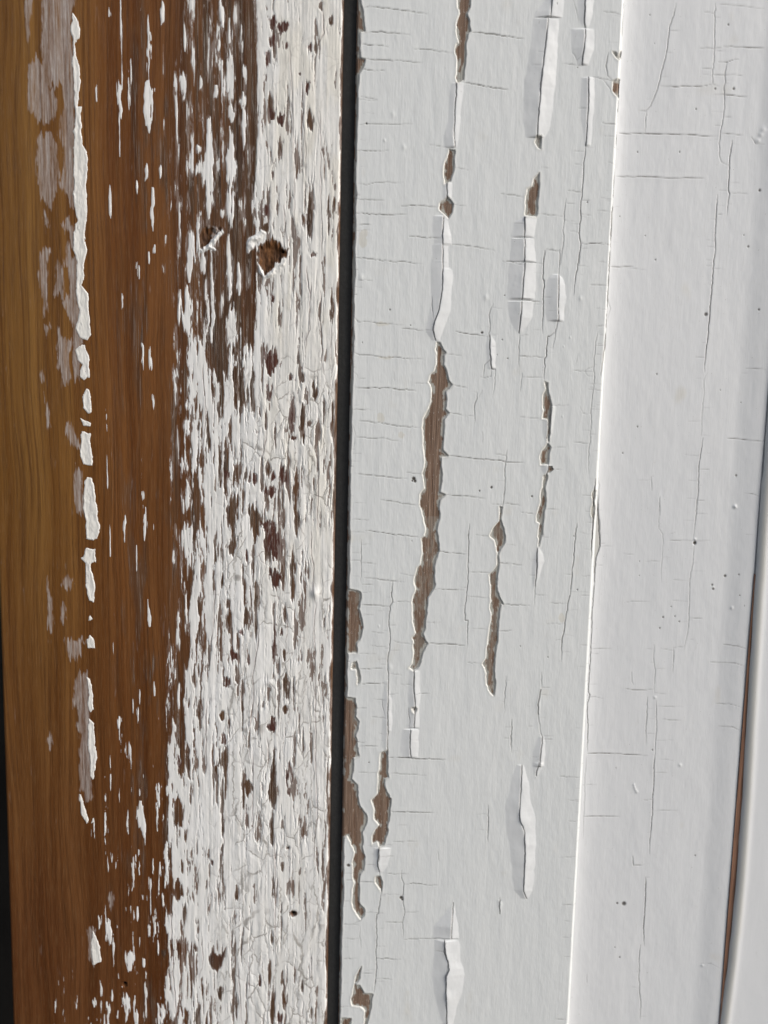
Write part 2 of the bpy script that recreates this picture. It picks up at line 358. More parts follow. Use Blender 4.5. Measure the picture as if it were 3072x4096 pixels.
# ------------------------------------------------------------------ traced data: hairline cracks of the right boards (tile-local coordinates)
CR_CASING = parse('''
R1 320,57 450,65 600,85 720,100 850,112; 335,260 450,265 560,280 712,290; 735,400 820,405 900,415 1065,437; 330,487 450,495 600,505 720,517 812,520; 1212,262 1350,275 1450,290 1659,325; 1155,695 1300,710 1420,730 1537,747; 272,820 370,825 440,830; 262,640 268,760 278,820
R1 268,1040 340,1028 450,1025 600,1037 735,1028; 255,1250 400,1258 535,1247; 265,1522 330,1527 420,1515 560,1520 640,1508; 245,1650 400,1660 490,1655; 625,1703 740,1700 850,1712 940,1718; 1060,1697 1175,1715; 250,1773 400,1775 560,1780 680,1778; 1085,1397 1200,1415; 245,1910 385,1917; 690,1962 800,1970 970,1977; 1057,2027 1200,2045 1390,2075 1412,2095; 250,2137 400,2155 560,2172 650,2172 820,2180; 870,1208 1000,1222 1040,1240; 1460,1610 1560,1617 1659,1630
R2 245,303 320,312; 240,545 275,595 400,603 520,612 650,620; 635,652 740,662 890,667; 1080,675 1200,700 1355,720; 240,840 290,870 370,875 480,890 600,895 810,905; 1000,857 1130,878; 735,1105 880,1108; 250,1140 420,1145 560,1152 660,1162 760,1170; 1070,1115 1190,1147; 275,1068 345,1070; 240,1322 385,1328; 1025,1350 1150,1368; 285,1417 400,1432 520,1448 640,1462 790,1475; 255,1548 380,1560 500,1568 635,1587
R2 1020,1703 1150,1718 1350,1735 1500,1755 1659,1768; 675,1845 810,1855; 250,1855 420,1870 560,1888 690,1900; 230,1685 310,1690; 225,1750 290,1753; 1000,2025 1150,2040 1340,2060; 460,2067 560,2085 700,2110 800,2120; 1397,450 1375,500 1362,560 1372,600 1362,720 1368,860 1365,910 1380,990 1415,995 1410,1080 1395,1200
R2 1380,990 1380,1048 1320,1062 1280,1048; 1365,910 1320,960 1312,1055; 1265,1185 1245,1290 1240,1440; 1305,1160 1270,1230; 1510,1655 1490,1850 1490,2000 1480,2105 1455,2211; 1490,2105 1580,2110 1620,2122; 1307,1510 1307,1600; 575,1010 575,1085; 885,380 890,500 900,600; 240,700 262,760; 238,1000 270,1040 275,1068; 225,1440 255,1548; 245,1550 232,1640
R3 220,160 370,165; 215,265 330,270; 340,255 440,268 600,285 790,305; 305,330 300,400 300,520 300,690; 305,370 350,368; 225,437 290,440; 305,522 430,527; 310,597 370,603; 335,642 440,650 510,662 600,672 660,685; 620,613 700,628 750,632; 615,650 590,670; 310,695 405,700; 235,632 295,632
R3 555,675 548,800 560,840 535,880 530,1040 537,1080 535,1250 520,1340 525,1500 520,1640 518,1800 520,2000 525,2110; 560,848 640,840 720,852; 305,860 420,870 540,883; 320,950 405,953; 380,1095 490,1102; 480,1082 535,1085; 370,1210 530,1225; 570,1172 650,1188 730,1198; 280,1275 430,1285; 545,1247 630,1250; 440,1325 520,1325; 290,1397 500,1395; 540,1440 640,1452; 300,1525 520,1522; 520,1612 610,1615; 630,1525 730,1533
R3 750,1610 790,1600 875,1603; 400,1655 515,1665; 255,1722 350,1727; 390,1800 515,1810; 280,2038 450,2040; 740,1412 735,1600 750,1700 745,1800 735,1900; 940,430 1050,440 1180,447; 915,742 1050,745 1160,747; 840,1010 960,1015; 860,1187 1000,1195 1175,1210; 1195,200 1190,440 1185,700 1165,850 1160,995 1185,1000 1175,1140 1180,1220; 1180,597 1280,600 1385,600; 1250,292 1365,307; 1185,805 1365,812; 1225,1065 1360,1070; 1185,1350 1310,1360
R3 1435,525 1560,530 1640,538; 1470,862 1600,872 1659,878; 1435,1085 1560,1082; 1490,370 1580,375; 1550,1830 1545,1900 1550,2000 1545,2100; 1495,1882 1545,1882; 540,2130 780,2145 1010,2155; 690,1720 700,1800 695,1890; 470,1660 485,1740 495,1800; 710,1900 705,2050 715,2140; 680,1895 735,1900
R4 270,122 440,128; 540,130 700,142 850,153; 550,448 700,452 905,460; 600,560 680,563; 560,697 780,700; 460,727 570,722; 370,735 440,745; 300,735 370,735; 445,745 450,800 440,900 450,980; 465,1120 440,1290 425,1300 425,1450 425,1660 420,1830 405,1960; 640,940 632,1000 655,1050 645,1130 650,1200 655,1280 640,1370 650,1500; 480,960 700,970; 655,1050 740,1045 940,1065; 640,1363 490,1365; 330,1280 500,1290
R4 650,1510 800,1498 1045,1505; 470,1135 640,1137; 655,1285 780,1282; 300,1785 400,1790; 430,1830 570,1840; 420,1670 640,1675; 330,890 440,885; 160,960 240,962; 160,1190 240,1185; 150,1385 290,1390; 150,1500 290,1505; 290,1400 285,1480 300,1590; 1000,1520 985,1600 1020,1680 1005,1790; 935,780 950,870; 300,1350 225,1380; 1355,560 1350,700; 285,1030 440,1030; 460,820 570,822; 150,1670 240,1668; 150,2060 230,2070
S1 520,430 570,430; 465,540 555,540; 720,530 850,540 890,548; 980,640 1100,655 1150,665; 860,895 935,897; 918,1215 990,1225; 918,1215 900,1350 890,1590 870,1750 870,1920 875,2030 855,2211; 820,1355 890,1365; 770,1578 850,1590 885,1592; 540,1390 620,1402; 525,1775 740,1800; 755,1650 740,1740 730,1900 735,2000 720,2080 705,2211; 590,2065 715,2083; 595,2065 575,2130 565,2211; 875,1800 920,1803; 790,1915 865,1923
S1 1060,97 1240,125; 1065,1025 1200,1037; 1095,1345 1180,1355; 1040,1645 1160,1655; 1015,1748 1150,1757; 885,2017 1010,2020 1130,2035; 1055,2167 1115,2170; 415,2175 560,2185; 325,1848 410,1850; 810,430 845,500 890,470; 845,500 850,545; 820,0 860,190; 1110,440 1090,540 1100,620 1140,660; 930,630 960,640; 1060,660 1110,720 1130,760
S2 590,0 705,10; 580,0 565,130 560,230 575,250 565,430 555,700; 705,0 693,240; 695,500 690,590 665,680 640,820; 660,685 600,720 590,880 575,900 580,960 570,1050 580,1095; 405,415 560,430; 230,97 400,115; 605,510 690,507; 695,597 740,598; 865,0 850,120 830,250 815,380; 945,287 1115,293; 1000,490 1100,493; 1030,95 1110,97; 1005,630 1080,632; 370,700 360,830 360,970; 365,880 580,890; 385,1050 570,1055; 385,1020 378,1180
S2 595,845 650,848; 590,1095 620,1095; 630,1287 775,1292; 370,1387 550,1403; 625,1637 755,1638; 610,1820 725,1825; 1020,680 1000,780 985,900 985,1010 990,1060 975,1160 960,1350 950,1600 945,1750 945,1870; 795,1003 915,1010 985,1010; 925,1155 1060,1167; 1000,1285 1055,1285; 965,1325 1025,1328; 955,1530 1005,1530; 805,1593 945,1607; 975,1665 1030,1662; 855,860 843,950; 875,1300 895,1365; 915,1010 945,980 985,970; 915,1010 940,1050 985,1055
S2 890,2035 1000,2040; 915,2165 990,2167; 585,2150 695,2153; 375,2170 515,2190; 65,1510 60,1600; 345,300 350,320; 1115,795 1060,790; 985,870 1050,868
S3 5,292 120,307; 380,97 515,118; 590,77 695,80; 250,22 330,35 380,50; 200,523 300,530 400,540; 235,865 350,870 455,878; 195,1085 320,1080; 555,308 620,310; 515,400 510,600 497,760 497,885; 450,490 510,492; 845,195 830,320 815,520 800,700 775,860 765,930 740,1050 722,1160 715,1350; 615,857 775,860; 595,1025 740,1030; 670,1160 720,1160; 795,765 855,762; 775,912 850,915
S3 890,632 965,632; 865,797 960,793; 905,412 975,413; 915,92 985,92; 915,187 985,187; 860,1383 920,1380; 255,1460 250,1640 235,1775; 550,1430 555,1550; 555,1550 530,1650 520,1760 530,1830 545,1930 560,1975 545,2120 530,2211; 435,1715 475,1712; 435,1878 490,1870; 570,1985 655,1985; 470,2128 535,2130; 305,1820 300,1960 300,2100; 245,1882 300,1882; 840,1888 895,1890
S4 700,162 870,163; 780,352 870,350; 775,530 855,527; 700,828 840,825; 720,1225 820,1228; 205,1160 205,1300; 725,1490 800,1490; 110,400 110,700
''')
CR_RIM = parse('''
S1 1242,0 1240,130 1225,250 1220,300; 1195,830 1195,1030 1180,1150 1178,1350 1165,1450 1155,1640 1140,1760 1132,2020 1120,2211
S2 1122,0 1125,90 1112,290 1105,490 1090,600 1095,650 1075,820 1055,930 1045,1060; 1000,1900 985,2060 980,2170
S3 985,0 975,200 960,500; 1200,0 1200,1''')
CR_INNER = parse('''
S2 1145,130 1280,145 1435,155; 1370,1913 1480,1915; 1480,2000 1478,1890 1505,1878; 1540,2100 1535,2211; 1090,370 1130,480 1105,600; 1020,1850 1040,1950 1025,2211
S3 1025,390 1150,392; 970,1243 1150,1247; 950,1540 1030,1540; 950,1645 1010,1650 1080,1662; 945,1885 990,1883; 940,2115 1150,2120 1450,2135; 1020,0 1030,240 1045,385 1010,480 1000,612 985,800 975,1000 965,1250 955,1450 945,1600 960,1630 940,1700 940,1900 935,2100
S4 930,0 915,250 910,500 900,695; 930,243 1030,243; 915,505 1220,510; 1320,840 1325,920 1425,912; 935,1830 935,1900
U1 915,0 890,110 855,210 845,350 815,480 780,640 740,750 700,860 660,903 600,905; 665,905 655,1085; 1240,0 1245,60 1232,85 1240,120 1235,350 1228,540 1218,560 1222,680 1280,705; 780,690 900,697 1050,700 1150,695 1222,680; 1265,490 1330,495 1390,475 1440,475; 1335,495 1325,600 1325,670 1312,700 1315,850 1310,960 1285,1080 1272,1180 1275,1280 1290,1330 1355,1355; 1380,1150 1370,1240 1358,1290 1358,1450 1345,1560 1355,1590 1335,1780
U1 1110,373 1225,375 1300,370; 1310,360 1500,368 1659,375; 1270,8 1400,20 1659,50; 1245,118 1290,118; 1130,545 1215,550; 1230,600 1320,602 1480,608; 1325,675 1370,677; 1235,768 1310,767 1450,785 1510,785; 1205,908 1310,912; 1320,958 1360,960; 430,1090 600,1093 800,1095 1050,1100 1270,1115; 1290,1085 1480,1105; 405,1450 700,1458 1000,1462 1160,1467; 1270,1560 1345,1562; 1355,1585 1520,1597
U1 1255,1600 1245,1800 1240,2050 1225,2211; 1200,1803 1265,1803; 1175,2033 1235,2035; 1170,2193 1225,2195; 365,2205 560,2208; 380,2000 430,2003; 380,1710 430,1703; 1540,1120 1580,1180 1659,1185
U2 1235,0 1215,250 1200,450 1180,700 1160,850 1145,1020; 1170,1020 1143,1075 1145,1200 1130,1300 1122,1540 1215,1545; 1140,1560 1125,1650 1100,1780 1095,2000 1080,2211; 1165,118 1222,120; 1080,1068 1143,1072; 1135,1308 1230,1308; 1010,1418 1120,1417; 990,1703 1110,1712; 1105,1827 1195,1828; 1015,1917 1095,1917; 1000,2063 1080,2063; 1085,2190 1150,2190; 1490,975 1590,983 1659,987; 1340,1560 1450,1573 1659,1590; 1475,2022 1540,2030 1605,2045; 1455,1015 1510,1018; 780,2050 770,2211
U3 765,120 765,240 800,290 800,480 790,560 790,700; 1085,0 1070,200 1055,340; 1060,380 1050,540 1025,670 1025,850 1018,990 1010,1110 985,1230 975,1260; 860,343 1055,345 1200,345; 655,517 790,520; 800,483 880,482; 890,672 1020,682; 880,845 1015,853; 1050,597 1160,602; 1085,117 1180,120; 1025,988 1130,990; 940,1022 1010,1022; 895,1235 985,1225; 890,1235 885,1450; 780,1245 890,1258; 1305,1212 1420,1220 1500,1243; 1200,1360 1400,1362 1485,1387; 1240,1707 1350,1702 1460,1730; 1260,1885 1370,1893 1440,1920; 1490,285 1590,300
U3 725,1210 725,1320 738,1420 725,1580 735,1650; 480,1578 600,1590 725,1587; 540,1440 545,1515 560,1550; 740,1412 830,1412; 750,1725 970,1730; 670,1650 665,1830 655,2050; 745,1680 745,1950 733,2080 733,2211; 685,1828 750,1828; 790,1835 960,1845; 670,1957 735,1957; 770,2010 900,2010; 470,450 560,460; 480,860 560,848 700,855; 860,290 910,275
U4 733,0 725,150 715,350 710,500 695,700 690,830; 740,145 850,150; 720,460 930,462; 655,1015 655,1150 645,1330 640,1450 645,1600; 615,1580 600,1700 600,1850 612,2000 612,2211; 1110,1735 1200,1733 1285,1772; 790,30 900,52; 640,370 720,368
''')
HOLES = parse('''
R1 1100,-260 1190,-260 1205,0 1198,60 1178,110 1195,160 1212,255 1190,270 1165,370 1172,440 1160,560 1148,660 1105,690 1095,640 1100,500 1080,430 1085,370 1105,345 1095,280 1090,200 1105,140 1118,105 1100,60
R1 1030,1240 1075,1250 1075,1390 1060,1450 1040,1500 985,1525 985,1420 1015,1310; 1010,1640 1062,1695 1050,1760 1015,1810 985,1775 950,1730 955,1690
R2 925,765 918,820 935,870 925,930 910,1000 870,1040 865,1095 885,1120 888,1180 875,1260 850,1330 825,1400 800,1470 815,1540 825,1640 830,1740 825,1800 810,1850 825,1900 830,1980 795,2030 785,2120 800,2174 820,2224 840,2314 835,2374 805,2394 800,2494 795,2614 765,2644 752,2694 745,2754 755,2814 730,2864 718,2924 730,2974 730,3074 750,3174 725,3214 735,3274 740,3354 725,3424 695,3470 740,3486 775,3454 800,3404 805,3339 850,3264 830,3239 812,3184 830,3124 840,3024 855,2874 900,2814 915,2774 905,2674 900,2624 930,2554 948,2494 940,2404 928,2334 955,2194 940,2130 960,2070 1000,2030 955,2010 965,1900 970,1720 1020,1705 980,1660 985,1500 985,1400 1025,1355 1000,1320 1010,1240 1000,1180 1065,1120 1030,1085 1010,1010 990,950 985,870 1000,850 965,790 950,765
S3 210,60 205,180 180,200 140,250 122,300 160,340 180,400 190,430 185,520 150,590 115,620 130,700 130,800 125,880 140,960 125,1060 115,1130 105,1210 90,1310 65,1360 95,1440 95,1520 120,1590 150,1625 165,1625 165,1500 160,1420 180,1200 195,1080 200,940 215,860 235,865 195,800 183,760 183,600 195,520 195,430 235,370 248,300 240,230 215,170 225,60
S2 577,1095 582,1150 562,1200 562,1290 570,1330 555,1395 605,1405 622,1400 628,1290 612,1210 600,1150 605,1100; 606,1400 622,1400 612,1590 600,1590; 600,1600 555,1660 540,1720 550,1780 610,1780 612,1700 622,1630; 590,1865 565,1880 555,1960 540,2040 540,2120 525,2190 515,2250 540,2265 527,2330 525,2384 532,2460 545,2384 560,2364 562,2274 575,2174 585,2134 578,1960 600,1880
S1 530,1440 525,1600 520,1770 505,1795 420,1785 425,1640 437,1560 480,1540 490,1480; 510,1130 542,1135 540,1240 515,1225 500,1190; 1140,670 1190,655 1218,680 1200,805 1160,780 1140,740; 1150,430 1170,435 1190,465 1218,425 1220,470 1195,495 1175,470
S2 975,2010 1002,2000 1000,2060 985,2085 970,2050; 965,2130 998,2120 995,2200 985,2240 965,2190
S3 985,0 975,60 965,100 985,120 990,60
R1 240,-60 270,-30 300,0 315,130 332,250 290,258 290,480 330,490 320,540 270,635 230,660
R3 180,735 205,740 290,760 300,790 285,900 320,1060 290,1160 265,1190 260,1270 180,1265; 230,1350 260,1340 285,1410 290,1460 280,1520 265,1530 262,1400 215,1395
R3 150,1640 255,1645 255,1800 285,1835 265,1920 250,1960 270,2080 285,2120 235,2135 225,2246 220,2316 270,2366 270,2436 280,2536 340,2606 345,2666 305,2756 320,2816 305,2876 325,2956 325,3066 290,3106 280,3176 285,3266 280,3326 300,3366 330,3396 325,3446 295,3476 260,3436 225,3346 225,3246 245,3176 235,3086 230,2996 250,2926 235,2886 210,2826 180,2791 130,2816
R4 465,-40 520,-60 525,90 530,160 495,180 490,230 510,290 540,340 540,470 520,560 515,620 490,700 480,725 450,745 440,700 395,720 395,650 430,580 450,560 405,510 405,420 385,350 430,310 440,220 445,130 460,100
R4 415,990 455,985 475,1040 465,1115 435,1070 420,1040; 300,1735 290,1830 245,1880 250,1820; 245,1880 290,1890 325,1960 400,1965 380,2080 350,2211 350,2300 320,2300 330,2100 300,2070 225,2060 225,1960; 130,2165 215,2170 205,2240 130,2240
R3 725,1720 745,1715 768,1730 762,1750 745,1760 728,1745
''')
# lifted paint either side of a crack: tile, rows of (y, left foot, crack, right foot)
TENTS = [
 ('R1', [(685,1092,1092,1155),(690,1050,1092,1155),(800,1035,1085,1140),(900,1030,1075,1130),(1050,1005,1072,1120),(1150,990,1072,1110),(1225,990,1072,1090)]),
 ('R1', [(1512,975,1008,1055),(1560,972,1008,1055),(1645,965,1010,1052)]),
 ('R1', [(1790,900,982,1008),(1960,892,975,1045),(2024,905,978,1057),(2030,893,978,1025),(2174,885,978,1025)]),
 ('R2', [(95,885,978,1026),(150,880,975,1032),(160,880,975,1055),(330,878,970,1055),(400,880,962,1050),(500,868,945,1042),(600,840,908,1010),(670,835,898,980),(750,890,918,955)]),
 ('R2', [(700,1345,1366,1375),(765,1340,1366,1410),(860,1335,1368,1414),(985,1350,1380,1412)]),
 ('R3', [(1500,500,525,540),(1630,475,522,545),(1640,470,522,555),(1800,470,520,557),(1915,470,522,552),(1925,470,522,530),(2040,475,520,528),(2110,500,525,535)]),
 ('R3', [(1415,700,740,790),(1610,690,740,785),(1700,690,750,785),(1890,682,736,780)]),
 ('R3', [(1900,640,710,780),(2050,625,706,782),(2135,640,715,775)]),
 ('R4', [(1180,1060,1064,1068),(1300,980,1055,1085),(1400,905,1048,1108),(1500,890,1045,1112)]),
 ('R4', [(1510,905,990,1112),(1610,903,998,1120),(1700,895,1020,1130),(1750,892,1028,1150),(1800,890,1003,1157),(1950,905,1003,1137),(2100,940,1008,1085),(2240,990,1010,1055)]),
 ('R4', [(745,430,445,458),(750,400,447,550),(890,400,438,520),(950,420,447,480)]),
 ('S4', [(60,340,386,400),(200,300,383,445),(340,270,375,460),(400,255,370,475),(470,250,365,500),(520,250,370,505),(600,265,405,505),(850,300,412,500),(1000,310,405,490),(1100,320,402,480),(1170,380,425,440)]),
 ('S4', [(1180,180,208,215),(1210,185,205,240),(1300,190,203,215)]),
 ('S1', [(-150,590,650,745),(0,580,640,742),(100,490,628,735),(148,482,626,730)]),
 ('S1', [(152,482,606,696),(430,450,576,686),(700,410,545,670),(900,402,530,645),(1050,400,515,625),(1142,420,512,583)]),
 ('S1', [(1795,410,415,515),(1845,322,412,508),(1970,300,412,492)]),
 ('S1', [(1976,300,412,488),(2100,290,410,502),(2174,288,408,510)]),
 ('S2', [(106,288,408,512),(300,268,395,508),(410,260,388,492)]),
 ('S2', [(425,262,386,488),(560,285,378,470),(640,318,370,420),(700,355,362,372)]),
 ('S1', [(-150,850,920,995),(0,850,915,990),(150,862,905,970),(230,895,912,945)]),
 ('S1', [(240,800,912,992),(400,800,905,990),(480,840,895,960),(540,850,890,945)]),
 ('S1', [(640,870,936,990),(890,872,938,992),(1100,895,925,970),(1210,905,918,960)]),
 ('S2', [(202,640,692,694),(235,600,692,725),(290,582,692,745),(400,580,688,752),(500,582,690,742),(590,590,692,742)]),
 ('S2', [(1290,620,628,665),(1400,608,624,662),(1560,600,608,632)]),
 ('S2', [(1400,555,604,608),(1500,550,602,608),(1575,575,592,600)]),
 ('S2', [(1785,548,610,640),(1820,552,608,645),(1865,570,588,600)]),
 ('S3', [(400,505,516,535),(450,490,515,570),(505,480,512,578),(600,470,508,545),(720,482,500,510)]),
 ('S3', [(1560,530,548,558),(1700,505,522,545),(1780,510,525,540)]),
 ('S3', [(1960,520,556,575),(2000,510,556,580),(2120,480,542,580),(2211,470,533,580)]),
 ('S4', [(40,475,528,575),(100,480,516,550),(180,495,499,505)]),
]
def dots(s):
    out = []
    for line in s.strip().splitlines():
        t, rest = line.strip().split(' ', 1)
        for part in rest.split(';'):
            x, y, r = [float(q) for q in part.split(',')]
            (u, v), = tp(t, [x, y]); out.append((u, v, r * .4822 if t[0] != 'L' else r * .6176))
    return out
SPECKS = dots('''R1 343,1025,8
R2 538,495,8;706,626,6;1303,686,12;1380,1967,11;1283,1996,7;735,1895,17;745,1915,14;722,1915,9;1470,743,7;310,765,5
R3 720,340,5;363,2176,6
R4 195,895,17;632,1162,17;642,1180,12
S1 935,1676,6;680,35,5;850,560,4
S2 245,373,6;270,897,6;470,2045,9;185,870,4
S3 378,1213,5;820,300,5;605,1305,5;850,745,6;1055,100,3''')
SPECKS_IN = dots('''U1 693,100,5;733,340,4;1350,180,8;1395,715,12;1080,885,7;590,1245,7;942,1243,6;655,1942,6;740,2145,7;1610,1565,12;1515,2035,10;1240,716,9;440,1783,5;1478,1940,5
U2 1163,527,17;752,1025,8;1412,1873,10;740,70,6;590,1465,7;1282,1157,5;1455,1262,4;1600,488,10;465,1685,7
U3 606,515,5;605,636,5;870,895,6;903,975,7;803,983,9;938,1018,8;776,1073,8;1213,713,10;1222,745,12;1321,637,13;1432,625,8;1438,797,6;1550,960,9;1475,883,5;715,2090,7
U4 477,1237,22;420,1233,11;1072,835,8;1526,287,9;440,1685,8;400,1600,6;410,105,5''')
BUMPS = dots('''R1 565,950,22;495,1165,11;655,1220,20
R2 300,225,24
R3 540,1385,22;447,1048,9
S2 90,390,20;875,400,16;790,725,7;735,800,6;725,1380,7''')
BUMPS_IN = dots('''U2 1403,2135,17
U3 1403,55,17;1375,903,15;1222,738,12;735,1650,14;1070,332,12
U4 560,245,11;566,265,11;573,285,12;583,303,14;945,80,15;1130,1750,14;1540,290,10
U1 1640,1060,26;1620,1100,24;1600,1150,22''')

# ------------------------------------------------------------------ backdrop and gap seal
bgm = simple_mesh('background', [(-6000, -6000, -2600), (6000, -6000, -2600), (6000, 6000, -2600), (-6000, 6000, -2600),
                                 (-6000, -6000, -2700), (6000, -6000, -2700), (6000, 6000, -2700), (-6000, 6000, -2700)],
                  [(0, 3, 2, 1), (4, 5, 6, 7), (0, 1, 5, 4), (1, 2, 6, 5), (2, 3, 7, 6), (3, 0, 4, 7)], M_bg)
bgm['kind'] = 'structure'
sx = np.linspace(-262, -92, 15)
vs_ = [V0 + 2, V1 - 2]
sv = [(float(x), v, -22 - 16 * ((x + 177) / 85) ** 2) for v in vs_ for x in sx]
seal = simple_mesh('weather_seal', sv + [(float(sx[0]), vs_[0], -240), (float(sx[-1]), vs_[0], -240), (float(sx[0]), vs_[1], -240), (float(sx[-1]), vs_[1], -240)],
                   [(i, i + 15, i + 16, i + 1) for i in range(14)] + [(30, 32, 15, 0), (14, 29, 33, 31), (30, 31, 33, 32), tuple([30] + list(range(15)) + [31]), tuple([33] + list(range(29, 14, -1)) + [32])], M_rubber)
seal['label'] = 'long black rubber strip filling the dark gap between the stripped board and the white board'; seal['category'] = 'seal'

def skirt(g, H, depth, mat, name, parent):
    """side walls and back of a board, following the face's own edge"""
    nv, nu = H.shape
    ring = [(0, j) for j in range(nu)] + [(i, nu - 1) for i in range(1, nv)] + [(nv - 1, j) for j in range(nu - 2, -1, -1)] + [(i, 0) for i in range(nv - 2, 0, -1)]
    ring = ring[::3]
    top = [(g.U[i, j], g.V[i, j], H[i, j] - .8) for i, j in ring]; bot = [(a, b, -depth) for a, b, _ in top]
    n = len(ring)
    o = simple_mesh(name, top + bot, [(i, (i + 1) % n, (i + 1) % n + n, i + n) for i in range(n)] + [tuple(range(n, 2 * n))], mat, parent)
    me = o.data; a = me.attributes.new('msk', 'FLOAT_COLOR', 'POINT')
    a.data.foreach_set('color', np.tile(np.array([.25, .1, 0, 0], np.float32), 2 * n))
    return o

# ================================================================== the white casing board
cas = thing('casing_board', 'wide white cracked board with lifted flakes and brown bare streaks beside the black gap', 'board', 350, 500)
EL, ER = -147, 858
g = Grid(EL, ER, V0, V1, 2.3, 3.4)
wu = fbm(g.U, g.V, 60, 60, 5, 3) * 2.8 + vnoise(g.U, g.V, 9, 9, 6) * 1.2 + vnoise(g.U, g.V, 21, 21, 16) * 1.4
wv = fbm(g.U, g.V, 60, 60, 8, 3) * 2.8 + vnoise(g.U, g.V, 9, 9, 9) * 1.2 + vnoise(g.U, g.V, 21, 21, 19) * 1.4
sdf = g.zeros(60.0)
rag = fbm(g.U, g.V, 22, 30, 12, 3) * 3.2
for p in HOLES: poly_sdf(g, p, sdf, 30, wu + rag * .6, wv)
sdf = np.minimum(sdf, g.U - (EL + 9.5 + 4 * fbm(g.U, g.V, 30, 70, 31, 4)))
r_ = 12.0
er = np.clip(g.U - EL, 0, r_)
rnd = -(r_ - np.sqrt(np.maximum(r_ * r_ - (r_ - er) ** 2, 0)))
rimdrop = -ss(g.U, 845, 858) * 9
C = g.zeros(); LIFT = g.zeros()
crack_fields(g, CR_CASING, C, LIFT, wu, wv, w=1.5, lift=.7, base=.45)
crack_fields(g, side_ticks(CR_CASING, 5) + side_ticks([np.array([[EL + 22, V0], [EL + 22, V1]])], 6, 66, 16, 100) + side_ticks([np.array([[846, V0], [846, V1]])], 7, 60, -20, -60) + side_ticks(HOLES[3:6], 8, 50, 20, 70), C, LIFT, wu, wv, w=1.3, lift=.5, base=.25, seed=11)
crack_fields(g, CR_RIM, C, LIFT, wu, wv, w=2.6, lift=.5, base=.9)
H = rnd + rimdrop
flake = np.zeros(g.U.shape, int); TC = g.zeros(1e3); fsd = []
for k, (t, rows) in enumerate(TENTS):
    P = {c: np.array([tp(t, [r[c], r[0]])[0] for r in rows]) for c in (1, 2, 3)}
    vv = P[2][:, 1]
    jj = np.where((g.vs >= vv[0]) & (g.vs <= vv[-1]))[0]
    if not len(jj): continue
    sl = (slice(jj[0], jj[-1] + 1), g.box(P[1][:, 0].min() - 6, P[3][:, 0].max() + 6, 0, 1)[1])
    U = g.U[sl] + wu[sl] * .5; V = g.V[sl]
    xl, xc, xr = [np.interp(V, vv, P[c][:, 0]) for c in (1, 2, 3)]
    xl = xl + np.minimum(3.2, .1 * (xr - xl)) * vnoise(V * 0, V, 1, 34, 177 + k); xr = xr + np.minimum(3.0, .1 * (xr - xl)) * fbm(V * 0, V, 1, 40, 277 + k, 3)
    xc = xc + 1.1 * vnoise(U * 0, V, 1, 14, 77 + k)
    fall = np.clip((V - vv[0]) / 3 + .15, 0, 1) * np.clip((vv[-1] - V) / 3 + .15, 0, 1)
    l_in = (U >= xl) & (U < xc); r_in = (U >= xc) & (U <= xr)
    lh = .11 * np.clip(U - xl, 0, None) ** 1.05 * (1 + .22 * vnoise(U, V, 60, 55, 377 + k)); rh = .215 * np.clip(xr - U, 0, None) ** .97 * (1 + .25 * vnoise(U, V, 50, 45, 477 + k))
    add = (np.where(l_in, lh, 0) + np.where(r_in, rh, 0)) * fall
    H[sl] += add
    wide = (xr - xl) > 30
    flake[sl] = np.where(l_in & wide, 2 * k + 1, np.where(r_in & wide, 2 * k + 2, flake[sl]))
    TC[sl] = np.minimum(TC[sl], np.where((xr - xl) > 14, np.abs(U - xc), 1e3))
C = np.maximum(C, np.exp(-(TC / 1.9) ** 2) * .9)
SP = g.zeros()
for u, v, r in SPECKS:
    sl = g.box(u - 14, u + 14, v - 14, v + 14)
    d = np.hypot(g.U[sl] - u + wu[sl] * .5, g.V[sl] - v + wv[sl] * .5); SP[sl] = np.maximum(SP[sl], ss(-d, -r * 1.15, -r * .6)); H[sl] -= 2 * ss(-d, -r * 1.1, -r * .5)
for u, v, r in BUMPS:
    sl = g.box(u - 30, u + 30, v - 30, v + 30)
    d = np.hypot(g.U[sl] - u, (g.V[sl] - v) * .7); H[sl] += 1.5 * np.exp(-(d / (r * .75)) ** 2)
H = H + LIFT - C * 3.0
THK = 3.2
pap = np.clip(sdf / 2.6, -1, 1)
lipb = .7 * np.exp(-((sdf - 4) / 5.0) ** 2)                      # broken edges curl up slightly
HP = H + THK * (pap - 1) + lipb + .35 * fbm(g.U, g.V, 40, 120, 55, 3)
thin = np.exp(-(np.clip(sdf, 0, None) / 3.5) ** 2) * (.25 + .5 * (fbm(g.U, g.V, 10, 30, 60, 2) > .1))
cream = ss(fbm(g.U, g.V, 90, 130, 91, 3), .75, 1.5) * .5 + .6 * np.exp(-(sdf / 6) ** 2)
for t_, x_, y_, ru, rv in (('R1', 318, 1985, 17, 36), ('S3', 725, 975, 15, 26), ('R2', 470, 1400, 16, 20), ('R2', 480, 610, 30, 8), ('R2', 500, 893, 34, 6), ('R2', 640, 1530, 14, 12)):
    (uu, vv_), = tp(t_, [x_, y_]); cream = np.maximum(cream, .8 * ss(-np.hypot((g.U - uu + 2 * wu) / ru, (g.V - vv_ + 2 * wv) / rv), -1.05, -.85))
